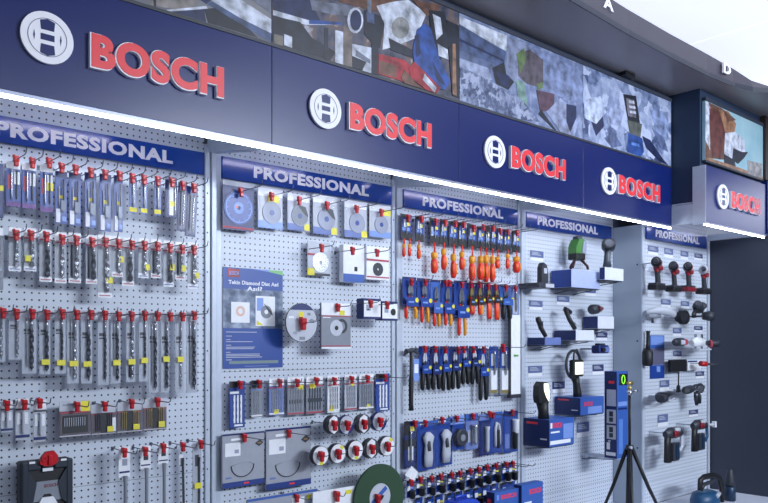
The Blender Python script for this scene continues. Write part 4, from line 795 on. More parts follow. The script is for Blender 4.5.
for i, (a, b_, yt, yb, lx, ly, hs) in enumerate(top3):
    rect = R(a, b_, yt, yb, 390, 180, 5.407); o_ = ORD[i]
    lab = 'red and yellow insulated screwdriver%s on a blue black card, %s from the post' % ('s, two,' if len(hs) == 2 else '', o_)
    fl = [('header', 0, 0.55, 0, 0.14, M['black']), ('label', 0.3, 0.6, 0.2, 0.5, M['white']), ('label', 0.15, 0.8, 0.52, 0.64, M['lblue']), ('price_sticker', 0.58, 0.86, 0.32, 0.44, M['yellow']), ('dark_edge', 0, 0.14, 0, 1, M['black']), ('dark_foot', 0, 1, 0.70, 1, M['black'])]
    if i % 3 == 2: fl[1] = ('label', 0.1, 0.35, 0.35, 0.7, M['lgrey'])
    t = pack('screwdriver_pack', rect, 2.76, lab, 'screwdriver', 'insulated screwdrivers in the top row', M['blue'] if i != 8 else M['dark'], fl, [('rod', 0.5, 0.2, 0.8, 0.12, M['steel'])], None)
    for (hx, y0, y1, r_) in hs:
        px = 390 + hx/5.407; yt_ = 180 + y0/5.407; yb_ = 180 + y1/5.407; ycard = rect[3]
        P = t.location; q0 = W(px, ycard - 1.5, 2.748); q1 = W(px, yt_ + 2, 2.748); mb = MB()
        mb.tube([(q0.x-P.x, -0.015, q0.z-P.z), (q1.x-P.x, -0.015, q1.z-P.z)], 0.0042, M['vred'], 8); mb.build('shaft', t)
        handle(t, px, yt_, yb_, 2.748, r_/5.407*1.9, i)
    if lx: hook(390+lx/5.407, 180+(ly+2)/5.407, 2.735, D, 'the %s insulated screwdriver card' % o_, 'peg hooks with red locks in the pliers bay')
# pliers
def pliers(rect, hy, label, group, cardm, hl, hr, jaw='steel', sticker=True, longh=1.0, lock=None, what='', Y=2.76, spread=1.0, cardless=False, blk=False):
    fl = [('header', 0, 1, 0, 0.07, M['dblue'])]
    if blk: fl.append(('dark_foot', 0, 1, 0.55, 1, M['black']))
    else: fl.append(('label', 0.15, 0.75, 0.72, 0.8, M['lblue'])); fl.append(('footer', 0.02, 0.98, 0.93, 0.97, M['lblue']))
    t = pack('pliers_pack', rect, Y, label, 'pliers', group, cardm, fl, [], None)
    x0, x1, yt, yb = rect; cxp = (x0+x1)/2; P = t.location; s_ = Y/(SI-CO*(cxp-CX)/F)/F
    w = WX(x1, Y) - WX(x0, Y); h = (yb-yt)*s_; ze = -(hy-yt)*s_
    jz0 = -0.22*h; jz1 = -0.62*h; yf = -0.006
    mb = MB()
    for sx in (-1, 1):
        mb.prism([(sx*0.001, jz1), (sx*w*0.02 , jz0), (sx*w*0.10, jz0-0.01*h), (sx*w*0.2, jz0 - 0.22*h), (sx*w*0.17, jz1+0.05*h), (sx*w*0.06, jz1-0.04*h)], yf+0.002, yf-0.006, M[jaw])
    mb.disc(0, jz1 + 0.03*h, w*0.11, yf-0.006, yf-0.008, M['dsteel'], 14)
    mb.build('jaws', t)
    for sx, m in ((-1, hl), (1, hr)):
        mb = MB(); r = min(0.0085, w*0.13)*longh
        za = -0.84*h
        mb.tube([(sx*w*0.08, yf, jz1), (sx*w*0.16, yf-0.004, za), (sx*w*0.30*spread, yf-0.006, (za+ze)/2), (sx*w*0.30*spread, yf-0.006, ze+0.01), (sx*w*0.27*spread, yf-0.006, ze)], r, m, 8, rads=[r*0.5, r*0.9, r*1.15, r*1.05, r*0.6])
        if m is M['vred']:
            mb.tube([(sx*w*0.30*spread - sx*r*0.9, yf-0.008, za - 0.1*h), (sx*w*0.30*spread - sx*r*0.8, yf-0.010, ze+0.014)], r*0.35, M['vyel'], 6)
        if m is M['vyel']:
            mb.tube([(sx*w*0.30*spread + sx*r*0.7, yf-0.006, za - 0.1*h), (sx*w*0.30*spread + sx*r*0.6, yf-0.006, ze+0.014)], r*0.4, M['vred'], 6)
        mb.build('handle', t)
    mb = MB(); yo = yf - 0.020; mb.box(-w*0.46, w*0.46, yo, yo+0.0008, -h, -0.68*h, cardm if not blk else M['black']); mb.box(-w*0.3, w*0.1, yo-0.0005, yo-0.0001, -0.88*h, -0.82*h, M['lblue']); mb.build('front_sleeve', t)
    if sticker: mb = MB(); mb.disc(w*0.3, -0.78*h, w*0.13, yo-0.0001, yo-0.0006, M['yellow'], 14); mb.build('price_sticker', t)
    if lock: hook(lock[0], lock[1], Y-0.028, D, what, 'peg hooks with red locks in the pliers bay')
    return t
B3 = lambda a, b_, c_, d, oy: R(a, b_, c_, d, 390, oy, 5.407)
G = 'insulated pliers in the second row'
for i, (a, b_, yt, yb, hy, lx, ly) in enumerate([(67,140,65,225,292,117,90),(145,213,72,228,312,193,92),(217,270,80,262,332,0,0),(275,335,85,264,328,304,97),(345,415,85,287,382,390,105)]):
    pliers(B3(a, b_, yt, yb, 265), 265+hy/5.407, ['red and yellow handled pliers with open jaws on blue card, beside the post', 'red and yellow handled pliers with pointed jaws, second on blue card', 'narrow blue pliers card with no lock, third in second row', 'blue card pliers with twin red locks, fourth in second row', 'longest blue card pliers with red and yellow handles'][i], G, M['box'] if i == 2 else M['blue'], M['vred'], M['vyel'],
           lock=(390+lx/5.407, 265+(ly+2)/5.407) if lx else None, what='the %s insulated pliers' % ORD[i], spread=1.2 if i == 0 else 0.8)
hook(390+322/5.407, 265+99/5.407, 2.74, D, 'the second lock of the fourth pliers card', 'peg hooks with red locks in the pliers bay')
for i, (a, b_, yt, yb, hy, lx, ly) in enumerate([(415,455,95,220,268,440,105),(460,500,100,215,270,487,105),(508,547,105,205,292,532,113),(550,590,108,205,297,572,118)]):
    pliers(B3(a, b_, yt, yb, 265), 265+hy/5.407, 'small pliers on black card with slim red grips, %s of four' % ORD[i], 'small pliers in the second row', M['dblue'], M['vred'], M['vred'] if i != 1 else M['vyel'], 'gold', lock=(390+lx/5.407, 265+(ly+2)/5.407), what='the %s small black card pliers' % ORD[i], blk=True, spread=0.5)
pliers(B3(592,650,110,218,265), 265+295/5.407, 'wide blue card pliers with thick black handles in the second row', G, M['box'], M['black'], M['black'], sticker=False, longh=1.5, lock=(390+628/5.407, 265+124/5.407), what='the black handled pliers')
pack('saw_blade_pack', B3(655,695,110,272,265), 2.76, 'pale blister card with yellow dot at the end of the pliers row', 'blade pack', None, M['tag'], [('label', 0.2, 0.8, 0.5, 0.95, M['lgrey']), ('price_sticker', 0.0, 0.35, 0.42, 0.54, M['yellow'])], [('rod', 0.5, 0.15, 0.9, 0.2, M['steel'])], (0.05, 0.95, 0.1, 0.98, 0.012))
hook(390+680/5.407, 265+127/5.407, 2.735, D, 'the pale blister card', 'peg hooks with red locks in the pliers bay')
# long white level
t = thing('spirit_level', (W(513, 315, 2.76).x, 2.76, W(513, 315, 2.76).z), 'tall white and grey spirit level hanging upright beside the post', 'spirit level')
hh = W(513, 315, 2.76).z - W(513, 396, 2.76).z; ww = WX(518, 2.76) - WX(508.5, 2.76)
mb = MB(); mb.box(-ww/2, ww/2, -0.02, 0, -hh, 0, M['white'], 0.002); mb.build('body', t)
mb = MB(); mb.box(-ww/2 - 0.003, -ww/2, -0.021, 0.001, -hh, 0, M['dark'], 0.0005); mb.build('rail', t)
mb = MB(); mb.box(-ww/2-0.007, ww/2+0.003, -0.024, 0.004, -hh-0.01, -hh+0.012, M['dark'], 0.003); mb.build('end_cap', t)
mb = MB(); mb.tube([(-ww*0.2, -0.021, -hh*0.5), (ww*0.2, -0.021, -hh*0.5)], 0.006, M['green'], 8); mb.build('vial', t)
# row 3: hammer and black pliers
q = W(411, 349, 2.745); t = thing('hammer', (q.x, 2.745, q.z), 'black handled hammer hanging at the start of the third row', 'hammer')
mb = MB(); mb.tube([(-0.035, 0, -0.012), (-0.022, 0, -0.010), (0.008, 0, -0.006), (0.02, 0, -0.006)], 0.012, M['dark'], 12, rads=[0.013, 0.010, 0.012, 0.012]); mb.prism([(-0.03,0.002),(-0.05,-0.03),(-0.046,-0.034),(-0.022,-0.016)], 0.006, -0.006, M['dark']); mb.prism([(0.018, 0.004), (0.018,-0.014), (0.05, -0.028), (0.052, -0.02)], 0.008, -0.008, M['dark']); mb.build('head', t)
hb = q.z - W(411, 410.5, 2.745).z
mb = MB(); mb.tube([(0, 0, 0.004), (0, 0, -hb*0.4), (0.0, 0, -hb*0.5), (0, 0, -hb*0.9), (0.002, 0, -hb)], 0.01, M['black'], 10, rads=[0.008, 0.008, 0.012, 0.0115, 0.013]); mb.build('handle', t)
mb = MB(); mb.box(0.004, 0.042, -0.014, -0.012, -0.16*1.0, -0.05, M['lblue']); mb.box(0.010, 0.036, -0.0146, -0.0141, -0.12, -0.075, M['white']); mb.build('paper_label', t)
r = [(155,208,60,208,297,190,75),(213,265,62,212,294,245,75),(268,318,60,198,298,300,78),(320,370,62,192,292,370,80),(376,420,60,172,266,400,77),(425,475,60,168,264,450,77),(470,520,72,222,352,508,78)]
for i, (a, b_, yt, yb, hy, lx, ly) in enumerate(r):
    lb = 'black handled pliers on a blue card, %s along from the hammer' % ORD[i] if i < 6 else 'long black handled pump pliers with yellow dot on a tall blue card'
    pliers(B3(a, b_, yt, yb, 335), 335+hy/5.407, lb, 'black handled pliers in the third row', M['dblue'] if i % 2 else M['blue'], M['black'], M['black'], 'lgrey', longh=1.3, lock=(390+lx/5.407, 335+(ly+2)/5.407), what='the %s black handled pliers' % ORD[i])
for i, (a, b_, yt, yb) in enumerate([(535,583,62,322),(592,645,62,322)]):
    pack('clamp_pack', B3(a, b_, yt, yb, 335), 2.76, ['tall clear pack with blue top and white foot, nearer of two', 'tall clear pack with blue top and white foot, below the red lock'][i], 'clamp pack', 'tall clear packs in the third row', M['grey'], [('header', 0, 1, 0, 0.45, M['blue']), ('label', 0.2, 0.6, 0.15, 0.4, M['lgrey']), ('label', 0.2, 0.85, 0.5, 0.92, M['white']), ('foot', 0.1, 0.9, 0.9, 0.97, M['gold'])],
         [('rod', 0.5, 0.1, 0.6, 0.18, M['steel'])], (0.05, 0.95, 0.06, 0.98, 0.02))
hook(390+613/5.407, 335+70/5.407, 2.735, D, 'the two tall clear packs', 'peg hooks with red locks in the pliers bay', 1.3)
# row 4: knives, tapes
def R4(a, b_, c_, d): return R(a, b_, c_, d, 390, 410, 5.407)
G4 = 'knives and tapes in the fourth row'
pack('knife_pack', R4(75,135,60,310), 2.76, 'narrow black pack with white knife and yellow dot, beside the post', 'knife pack', G4, M['dblue'], [('dark_head', 0, 0.5, 0, 0.3, M['black']), ('price_sticker', 0.55, 0.9, 0.12, 0.22, M['yellow']), ('dark_foot', 0, 0.95, 0.4, 0.6, M['black']), ('label', 0.35, 0.8, 0.55, 0.85, M['white'])], [('rod', 0.5, 0.2, 0.9, 0.2, M['steel'])], (0.05, 0.95, 0.08, 0.98, 0.016))
def blade_knife(rect, label, bulb=True):
    t = pack('knife_pack', rect, 2.76, label, 'knife pack', G4, M['blue'], [('header', 0, 1, 0, 0.1, M['box']), ('header_mark', 0.15, 0.6, 0.03, 0.07, M['white'])], [], None)
    w = WX(rect[1], 2.76) - WX(rect[0], 2.76); s_ = 2.76/(SI-CO*(rect[0]-CX)/F)/F; h = (rect[3]-rect[2])*s_
    mb = MB(); mb.tube([(0, -0.018, -0.22*h), (0, -0.02, -0.32*h), (0.002, -0.02, -0.48*h), (0, -0.02, -0.75*h), (0, -0.018, -0.93*h)], w*0.2, M['lgrey'], 12, rads=[w*0.1, w*0.30, w*0.2, w*0.24, w*0.2], sq=0.5); mb.build('knife_body', t)
    mb = MB(); mb.tube([(-w*0.06, -0.026, -0.4*h), (-w*0.03, -0.03, -0.6*h)], w*0.09, M['dark'], 8); mb.build('grip', t)
    mb = MB(); mb.box(-w*0.4, w*0.4, -0.045, -0.0025, -0.96*h, -0.18*h, M['clear'], 0.012); mb.build('clear_blister', t)
    return t
blade_knife(R4(145,240,60,325), 'blue card with a rounded white utility knife, next to the black pack')
blade_knife(R4(243,335,48,300), 'blue card with a white utility knife beside the tape measure')
hook(390+135/5.407, 410+74/5.407, 2.74, D, 'the narrow black knife pack', 'peg hooks with red locks in the pliers bay'); hook(390+192/5.407, 410+72/5.407, 2.74, D, 'the rounded white utility knife', 'peg hooks with red locks in the pliers bay'); hook(390+283/5.407, 410+55/5.407, 2.74, D, 'the utility knife beside the tape measure', 'peg hooks with red locks in the pliers bay')
t = pack('tape_measure', R4(325,400,30,215), 2.76, 'round black tape measure on a blue card', 'tape measure', G4, M['blue'], [('header', 0, 1, 0, 0.25, M['lblue'])], [], None)
s_ = 2.76/(SI-CO*(458-CX)/F)/F
mb = MB(); mb.tube([(0.008, -0.004, -0.115), (0.008, -0.03, -0.115), (0.008, -0.034, -0.115)], 0.048, M['dark'], 28, rads=[0.046, 0.046, 0.04]); mb.tube([(0.008, -0.034, -0.115), (0.008, -0.037, -0.115)], 0.018, M['grey'], 16); mb.build('tape_case', t)
t = pack('knife_pack', R4(408,475,20,212), 2.76, 'pale clear pack with steel top beside the round tape measure', 'knife pack', G4, M['tag'], [('header', 0, 1, 0, 0.2, M['box']), ('label', 0.2, 0.8, 0.45, 0.8, M['lgrey'])], [('rod', 0.5, 0.3, 0.85, 0.4, M['steel'])], (0.05, 0.95, 0.25, 0.95, 0.02), rnd=True)
t = pack('knife_pack', R4(480,535,22,245), 2.76, 'blue card with slim white cutter, first of the last three', 'knife pack', G4, M['dblue'], [('header', 0, 1, 0, 0.15, M['tag'])], [('rod', 0.6, 0.3, 0.92, 0.35, M['lgrey'])], (0.1, 0.95, 0.2, 0.96, 0.02))
t = pack('knife_pack', R4(538,606,10,232), 2.76, 'wide blue card with a white and black hooked cutter, middle of last three', 'knife pack', G4, M['blue'], [('header', 0, 1, 0, 0.15, M['box'])], [], (0.05, 0.95, 0.15, 0.96, 0.02))
mb = MB(); mb.tube([(-0.016, -0.01, -0.19), (-0.016, -0.01, -0.09), (-0.004, -0.01, -0.06), (0.012, -0.01, -0.07), (0.02, -0.01, -0.11), (0.02, -0.01, -0.18)], 0.009, M['lgrey'], 10); mb.build('cutter_frame', t)
mb = MB(); mb.tube([(0.01, -0.012, -0.10), (0.012, -0.012, -0.2)], 0.008, M['black'], 8); mb.build('grip', t)
t = pack('knife_pack', R4(612,690,5,228), 2.76, 'wide blue card with black gripped cutter beside the far post', 'knife pack', G4, M['blue'], [('header', 0, 1, 0, 0.1, M['dblue']), ('label', 0.1, 0.4, 0.55, 0.9, M['tag'])], [('rod', 0.62, 0.2, 0.55, 0.35, M['white']), ('rod', 0.6, 0.5, 0.92, 0.3, M['black'])], (0.05, 0.95, 0.12, 0.96, 0.02))
for lx, ly, w_ in [(362,47,'the round tape measure'),(450,35,'the pale clear pack'),(555,28,'the hooked cutter'),(540,22,'the slim white cutter'),(663,14,'the black gripped cutter')]:
    hook(390+lx/5.407, 410+ly/5.407, 2.74, D, w_, 'peg hooks with red locks in the pliers bay')
q = W(411.5, 473, 2.74); t = thing('paper_tag', (q.x, 2.74, q.z), 'blank white paper tag hanging below the black knife pack', 'tag')
mb = MB(); mb.prism([(-0.045, -0.005), (0.0, 0.035), (0.045, 0.0), (0.018, -0.042)], 0.0, -0.0008, M['white']); mb.tube([(0, 0, 0.033), (0.0, 0.0, 0.07)], 0.001, M['wire'], 5); mb.build('paper', t)
# row 5 small bits on hooks, two levels
xs = [115,165,225,275,335,380,435,480,525,575,630,665]; ys = [390,375,370,358,350,342,330,322,308,300,293,288]
for i, (x, y) in enumerate(zip(xs, ys)):
    for k in range(2):
        yy = 410 + (y-8)/5.407 + k*19.5; xx = 390 + (x-8)/5.407
        if yy > 499: continue
        nm = 'small blue socket pack with %s, %s along the bottom row' % ('yellow dot' if i % 2 else 'white label', ORD[i])
        if k: nm = 'small black footed socket pack, %s of the lowest row' % ORD[i]
        pack('socket_pack', (xx-3.4, xx+3.2, yy, yy+17), 2.76 if not k else 2.782, nm, 'socket pack', 'small socket packs in the bottom rows', M['blue'], [('header', 0, 0.6, 0, 0.15, M['black']), ('label', 0.1, 0.55, 0.3, 0.6, M['white']), ('price_sticker', 0.6, 1.0, 0.38, 0.5, M['yellow'] if i % 2 else M['lblue'])], [('rod', 0.5, 0.55, 1.05, 0.75, M['black'])], None)
        if not k: hook(390+x/5.407, 410+(y+3)/5.407, 2.735, D, 'the %s socket pack of the bottom row' % ORD[i], 'peg hooks with red locks in the pliers bay')

# ================================================================== bay 4
def carton(xl, xm, xr, yt, yb, Yb, label, group, mside, mfront, cat='box', marks=(), shelf=True, name='product_box'):
    """box whose near side edge is seen from xl (back) to xm (front) and its front from xm to xr"""
    a = W(xl, 0, Yb); X0 = a.x; ux = (xm-CX)/F; Yf = X0 * (SI - CO*ux)/(CO + SI*ux)
    X1 = WX(xr, Yf); zt = W(xm, yt, Yf).z; zb = W(xm, yb, Yf).z if yb < 540 else 0.5155; w = X1-X0; d = Yb-Yf; h = zt-zb
    t = thing(name, ((X0+X1)/2, Yb, zb), label, cat, group)
    mb = MB(); bm = mb.bm; e = 0.0
    mb.box(-w/2, w/2, -d, 0, 0, h, mfront, 0.0015)
    mb.build('carton', t)
    mb = MB(); mb.box(-w/2-0.0008, -w/2-0.0001, -d+0.002, -0.002, 0.002, h-0.002, mside)
    mb.build('side_print', t)
    if marks and marks[0][0] == 'T' and h > 0.06:
        mb = MB(); mb.box(-w/2-0.0014, -w/2-0.0009, -d*0.55, -d*0.12, h*0.8, h*0.88, M['letred']); mb.box(-w/2-0.0014, -w/2-0.0009, -d*0.9, -d*0.65, h*0.25, h*0.3, M['white']); mb.build('side_mark', t)
    k = 0
    for mk in marks:
        if mk[0] == 'T': text('lettering', 'BOSCH', -w/2+mk[1]*w, -w/2+mk[2]*w, h*(1-mk[4]), h*(1-mk[3]), -d, 0.0006, M['letred'] if len(mk) < 6 else mk[5], t, 0.04)
        else:
            k += 1; mb = MB(); mb.box(-w/2+mk[0]*w, -w/2+mk[1]*w, -d-0.0006-0.0003*k, -d-0.0001, h*(1-mk[3]), h*(1-mk[2]), mk[4]); mb.build('front_print', t)
    if shelf:
        s = thing('wire_shelf', ((X0+X1)/2, D, zb), 'small wire shelf carrying the ' + label, 'shelf', 'small wire shelves'); dd_ = D - Yf
        mb = MB(); mb.box(-w/2+0.004, w/2-0.004, -dd_+0.004, 0.0, -0.006, -0.0008, M['dark'] if h < 0.3 else M['post'], 0.002); mb.build('plate', s)
        for sx in (-0.3, 0.3):
            mb = MB(); mb.tube([(sx*w, -0.002, -0.03), (sx*w, -dd_*0.35, -0.02), (sx*w, -dd_*0.9, -0.009)], 0.003, M['wire'], 6); mb.build('support_arm', s)
    return t, X0, X1, Yf, zt, zb
g4 = 'product boxes on the measuring tool bay'
def q4(x, oy): return 510 + x/5.407
carton(551, 571.5, 600, 269, 287, 2.79, 'blue box with pale front below the green laser', g4, M['blue'], mat('carton_pale', (176,188,228), 0.3))
carton(599.5, 605, 623.5, 267, 279.5, 2.62, 'white fronted box below the thermal camera', g4, M['dblue'], mat('carton_white', (222,226,242), 0.3))
carton(528, 545, 561, 337.5, 345, 2.79, 'flat navy and grey box under the slim detector', g4, M['boxd'], M['tag'])
carton(553.8, 576, 594, 330, 340.5, 2.79, 'navy box with white front under the leaning gauge', g4, M['boxd'], MATS['carton_white'])
carton(583, 598, 614, 316, 328.5, 2.79, 'small box with yellow green picture and white front', g4, M['dblue'], MATS['carton_white'])
carton(555, 580.5, 604, 398, 415.5, 2.79, 'blue box with pale picture under the inspection camera', g4, M['boxd'], M['box'], marks=[('T', 0.15, 0.5, 0.25, 0.5), (0.3, 0.9, 0.55, 0.95, M['lblue'])])
carton(523.8, 549.5, 574, 420, 447.5, 2.775, 'large blue BOSCH box, lowest on the measuring bay', g4, M['boxd'], M['box'], marks=[('T', 0.12, 0.5, 0.12, 0.32), (0.05, 0.4, 0.44, 0.5, M['white']), (0.02, 0.85, 0.78, 0.92, M['white']), (0.55, 0.95, 0.2, 0.75, M['lblue']), (0.03, 0.1, 0.12, 0.32, M['white'])])
t, X0, X1, Yf, zt, zb = carton(604.3, 617, 628, 371.5, 459, 2.62, 'tall blue tripod box with picture panels and green digit', g4, M['boxd'], M['box'], marks=[(0.2, 0.95, 0.03, 0.16, M['black']), (0.1, 0.9, 0.35, 0.40, M['lblue']), (0.1, 0.9, 0.42, 0.44, M['dblue']), (0.15, 0.5, 0.55, 0.95, mat('carton_swoosh', (90,130,205), 0.4))])
w = X1-X0; h = zt-zb; P = t.location; d = P.y - Yf
mb = MB(); mb.tube([(0.004 + 0.018*math.cos(a_*math.pi/6), -d-0.003, h*0.905 + 0.026*math.sin(a_*math.pi/6)) for a_ in range(13)], 0.0028, M['glow'], 6); mb.build('green_digit', t)
mb = MB()
for (v0, v1) in ((0.21, 0.40), (0.44, 0.60), (0.62, 0.78)): mb.box(-w/2-0.0018, -w/2-0.001, -d*0.92, -d*0.2, h*(1-v1), h*(1-v0), M['lgrey'])
mb.prism([(0, 0)]*0 or [(-w/2-0.0019, 0.1), (-w/2-0.0012, 0.1), (-w/2-0.0012, 0.11)], -d*0.5, -d*0.3, M['lgrey'])
for (v0, v1) in ((0.46, 0.52), (0.53, 0.58), (0.64, 0.7), (0.71, 0.76)): mb.box(-w/2-0.0024, -w/2-0.0019, -d*0.7, -d*0.4, h*(1-v1), h*(1-v0), M['dark'])
mb.box(-w/2-0.0018, -w/2-0.001, -d*0.9, -d*0.15, h*0.03, h*0.07, M['white']); mb.box(-w/2-0.0018, -w/2-0.001, -d*0.45, -d*0.2, h*0.1, h*0.18, M['white']); mb.box(-w/2-0.0018, -w/2-0.001, -d*0.8, -d*0.35, h*0.86, h*0.89, M['letred'])
mb.build('side_pictures', t)
carton(486.6, 494.6, 520, 493, 560, 2.62, 'blue BOSCH box at the bottom beneath the socket packs', g4, M['boxd'], M['box'], marks=[('T', 0.25, 0.85, 0.06, 0.14), (0.08, 0.16, 0.05, 0.14, M['lblue'])], shelf=False)
carton(513.8, 521.8, 543, 485.5, 560, 2.60, 'taller blue BOSCH box at the bottom beside the post', g4, M['boxd'], M['box'], marks=[('T', 0.35, 0.9, 0.09, 0.18), (0.1, 0.45, 0.30, 0.33, M['white'])], shelf=False)

q = W(467, 499.5, 2.60); t = thing('plastic_case', (q.x, 2.60, 0.516), 'bright blue round topped plastic case peeking in under the socket packs', 'case'); hz = q.z - 0.516; hw_ = WX(480, 2.60) - q.x
mb = MB(); mb.prism([(-hw_, 0), (hw_, 0), (hw_, hz-0.03), (hw_*0.7, hz-0.008), (hw_*0.3, hz), (-hw_*0.3, hz), (-hw_*0.7, hz-0.008), (-hw_, hz-0.03)], 0.08, -0.0, mat('case_blue', (40,72,190), 0.3)); mb.build('shell', t)
mb = MB(); mb.tube([(-0.04, 0.04, hz-0.004), (-0.035, 0.04, hz+0.012), (0.035, 0.04, hz+0.012), (0.04, 0.04, hz-0.004)], 0.006, MATS['case_blue'], 8); mb.build('handle', t)
# price labels
def plabel(x0, x1, yt, yb, ox, oy, lab, Y=D, dk=False, group='price labels on the pegboard'):
    rect = R(x0, x1, yt, yb, ox, oy, 5.407)
    t = pack('price_label', rect, Y-0.002, lab, 'price label', group, M['white'], [('heading', 0, 1, 0, 0.66, M['tagd'] if dk else M['ptag'])], [], None, thick=0.001)
    w = WX(rect[1], Y) - WX(rect[0], Y); s_ = Y/(SI-CO*(rect[0]-CX)/F)/F; h = (yb-yt)/5.407*s_
    mb = MB()
    for k in range(3): mb.box(-w*0.38, w*(0.1+0.1*k), -0.0022, -0.0018, -h*(0.2+0.12*k), -h*(0.14+0.12*k), M['lgrey'])
    mb.build('print_lines', t)
plabel(108,180,275,330,510,200,'price label between the stud finder and the green laser')
plabel(400,463,298,340,510,200,'price label below the boxed green laser') if False else plabel(403,463,12,60,510,285,'price label just beneath the box of the green laser')
plabel(103,175,85,135,510,285,'price label under the stud finder shelf'); plabel(253,320,60,108,510,285,'price label above the leaning gauge')
plabel(97,173,437,495,510,285,'price label above the screened detector'); plabel(445,505,430,485,510,285,'price label above the tall tripod box', dk=True)
plabel(465,525,255,300,510,285,'price label between the white fronted boxes', dk=True); plabel(228,295,225,285,510,340,'price label between the two screened devices', dk=True)
plabel(360,427,445,525,510,340,'price label beside the lowest large box')

# devices of bay 4
def W4(x, y, Y): return W(x, y, Y)
def dev(name, px, py, Y, label, cat, group=None): return thing(name, W(px, py, Y), label, cat, group)
# stud finder on shelf
q = W(543, 283, 2.68); t = thing('stud_finder', q, 'small dark stud finder standing on the topmost small shelf', 'stud finder')
mb = MB(); mb.prism([(-0.03, 0), (0.03, 0), (0.036, 0.05), (0.022, 0.105), (-0.008, 0.118), (-0.028, 0.09)], 0.02, -0.012, M['dark']); mb.build('body', t)
mb = MB(); mb.box(-0.008, 0.02, -0.014, -0.0121, 0.055, 0.085, M['lgrey']); mb.build('screen', t)
s = thing('wire_shelf', (q.x+0.0, D, q.z - 0.001), 'flat dark shelf carrying the stud finder', 'shelf', 'small wire shelves')
mb = MB(); mb.box(-0.09, 0.055, -0.16, 0, -0.03, -0.001, M['dark'], 0.004); mb.box(-0.03, 0.05, -0.162, -0.1605, -0.027, -0.006, M['lgrey']); mb.build('plate', s)
# green laser on tripod
q = W(577, 269, 2.70); t = thing('laser_level', (q.x, 2.70, q.z), 'green and black laser level standing on three short legs', 'laser level'); t.scale = (0.92, 1, 0.86)
mb = MB(); mb.prism([(-0.055, 0.065), (0.045, 0.065), (0.05, 0.12), (0.052, 0.2), (0.02, 0.215), (-0.02, 0.21), (-0.055, 0.15)], 0.03, -0.03, mat('laser_body_green', (70,128,58), 0.45)); mb.prism([(0.006, 0.11), (0.05, 0.11), (0.052, 0.19), (0.02, 0.2)], -0.0302, -0.036, M['print']); mb.box(-0.056, 0.046, -0.033, 0.033, 0.062, 0.11, M['black'], 0.006); mb.build('body', t)
mb = MB(); mb.tube([(0.028, -0.032, 0.16), (0.028, -0.04, 0.16)], 0.026, M['clear'], 16); mb.disc(0.03, 0.16, 0.015, -0.031, -0.034, M['lgrey'], 16); mb.build('lens_dome', t)
mb = MB(); mb.box(-0.02, 0.03, -0.02, 0.02, 0.208, 0.232, M['dark'], 0.005); mb.build('cap', t)
for dx, dy in ((-0.085, -0.02), (0.08, -0.03), (0.01, 0.05)):
    mb = MB(); mb.tube([(dx*0.4, dy*0.3, 0.068), (dx*0.85, dy, 0.025), (dx, dy, 0.001)], 0.009, mat('leg_maroon', (60,28,36), 0.4), 8); mb.build('leg', t)
# thermal camera
q = W(611, 267.5, 2.60); t = thing('thermal_camera', (q.x-0.04, 2.595, q.z), 'dark grey round headed thermal camera standing on its white box', 'thermal camera'); t.scale = (1.1, 1, 0.86)
mb = MB(); mb.tube([(-0.012, -0.0, 0.0), (-0.01, 0, 0.05), (-0.006, 0, 0.10), (0.0, 0, 0.125)], 0.02, mat('camera_slate', (70,78,92), 0.4), 12, rads=[0.026, 0.020, 0.019, 0.024]); mb.build('handle', t)
mb = MB(); mb.tube([(-0.045, -0.035, 0.165), (-0.03, -0.025, 0.162), (0.03, 0.02, 0.145), (0.055, 0.035, 0.14)], 0.04, M['dark'], 18, rads=[0.034, 0.042, 0.040, 0.028]); mb.build('head', t)
mb = MB(); mb.tube([(-0.048, -0.038, 0.1655), (-0.044, -0.034, 0.165)], 0.024, M['dsteel'], 16); mb.build('lens', t)
# slim detector on flat box, leaning
q = W(541, 336.8, 2.70); t = thing('distance_meter', (q.x, 2.70, q.z), 'slim black distance meter leaning above the flat navy box', 'distance meter')
mb = MB(); mb.tube([(0.02, -0.02, 0.0), (0.0, 0, 0.05), (-0.012, 0.01, 0.1), (-0.016, 0.014, 0.115)], 0.014, M['black'], 8, rads=[0.012, 0.014, 0.016, 0.012]); mb.build('body', t)
mb = MB(); mb.box(-0.018, 0.004, -0.012, -0.008, 0.06, 0.09, M['dsteel']); mb.build('screen', t)
q = W(568, 329.4, 2.70); t = thing('angle_gauge', (q.x, 2.70, q.z), 'black folding angle gauge leaning above the navy box', 'angle gauge')
mb = MB(); mb.tube([(0.03, -0.03, 0.001), (0.0, -0.01, 0.06), (-0.03, 0.0, 0.125)], 0.014, M['black'], 8); mb.build('long_arm', t)
mb = MB(); mb.tube([(-0.03, 0.0, 0.125), (0.01, 0.01, 0.12), (0.032, 0.0, 0.1)], 0.012, M['dsteel'], 8); mb.tube([(0.02, -0.03, 0.03), (0.05, -0.034, 0.035)], 0.012, M['lgrey'], 8); mb.build('short_arm', t)
q = W(594.5, 315.4, 2.70); t = thing('moisture_meter', (q.x, 2.70, q.z), 'dark maroon rounded meter standing on the smallest box', 'meter')
mb = MB(); mb.tube([(-0.045, 0, 0.032), (-0.03, 0, 0.036), (0.03, 0, 0.04), (0.05, 0, 0.034)], 0.032, M['dark'], 14, rads=[0.022, 0.0315, 0.03, 0.018]); mb.build('body', t)
mb = MB(); mb.tube([(0.0, -0.028, 0.045), (0.032, -0.03, 0.042)], 0.015, mat('meter_maroon', (110,50,60), 0.4), 12); mb.build('cap', t)
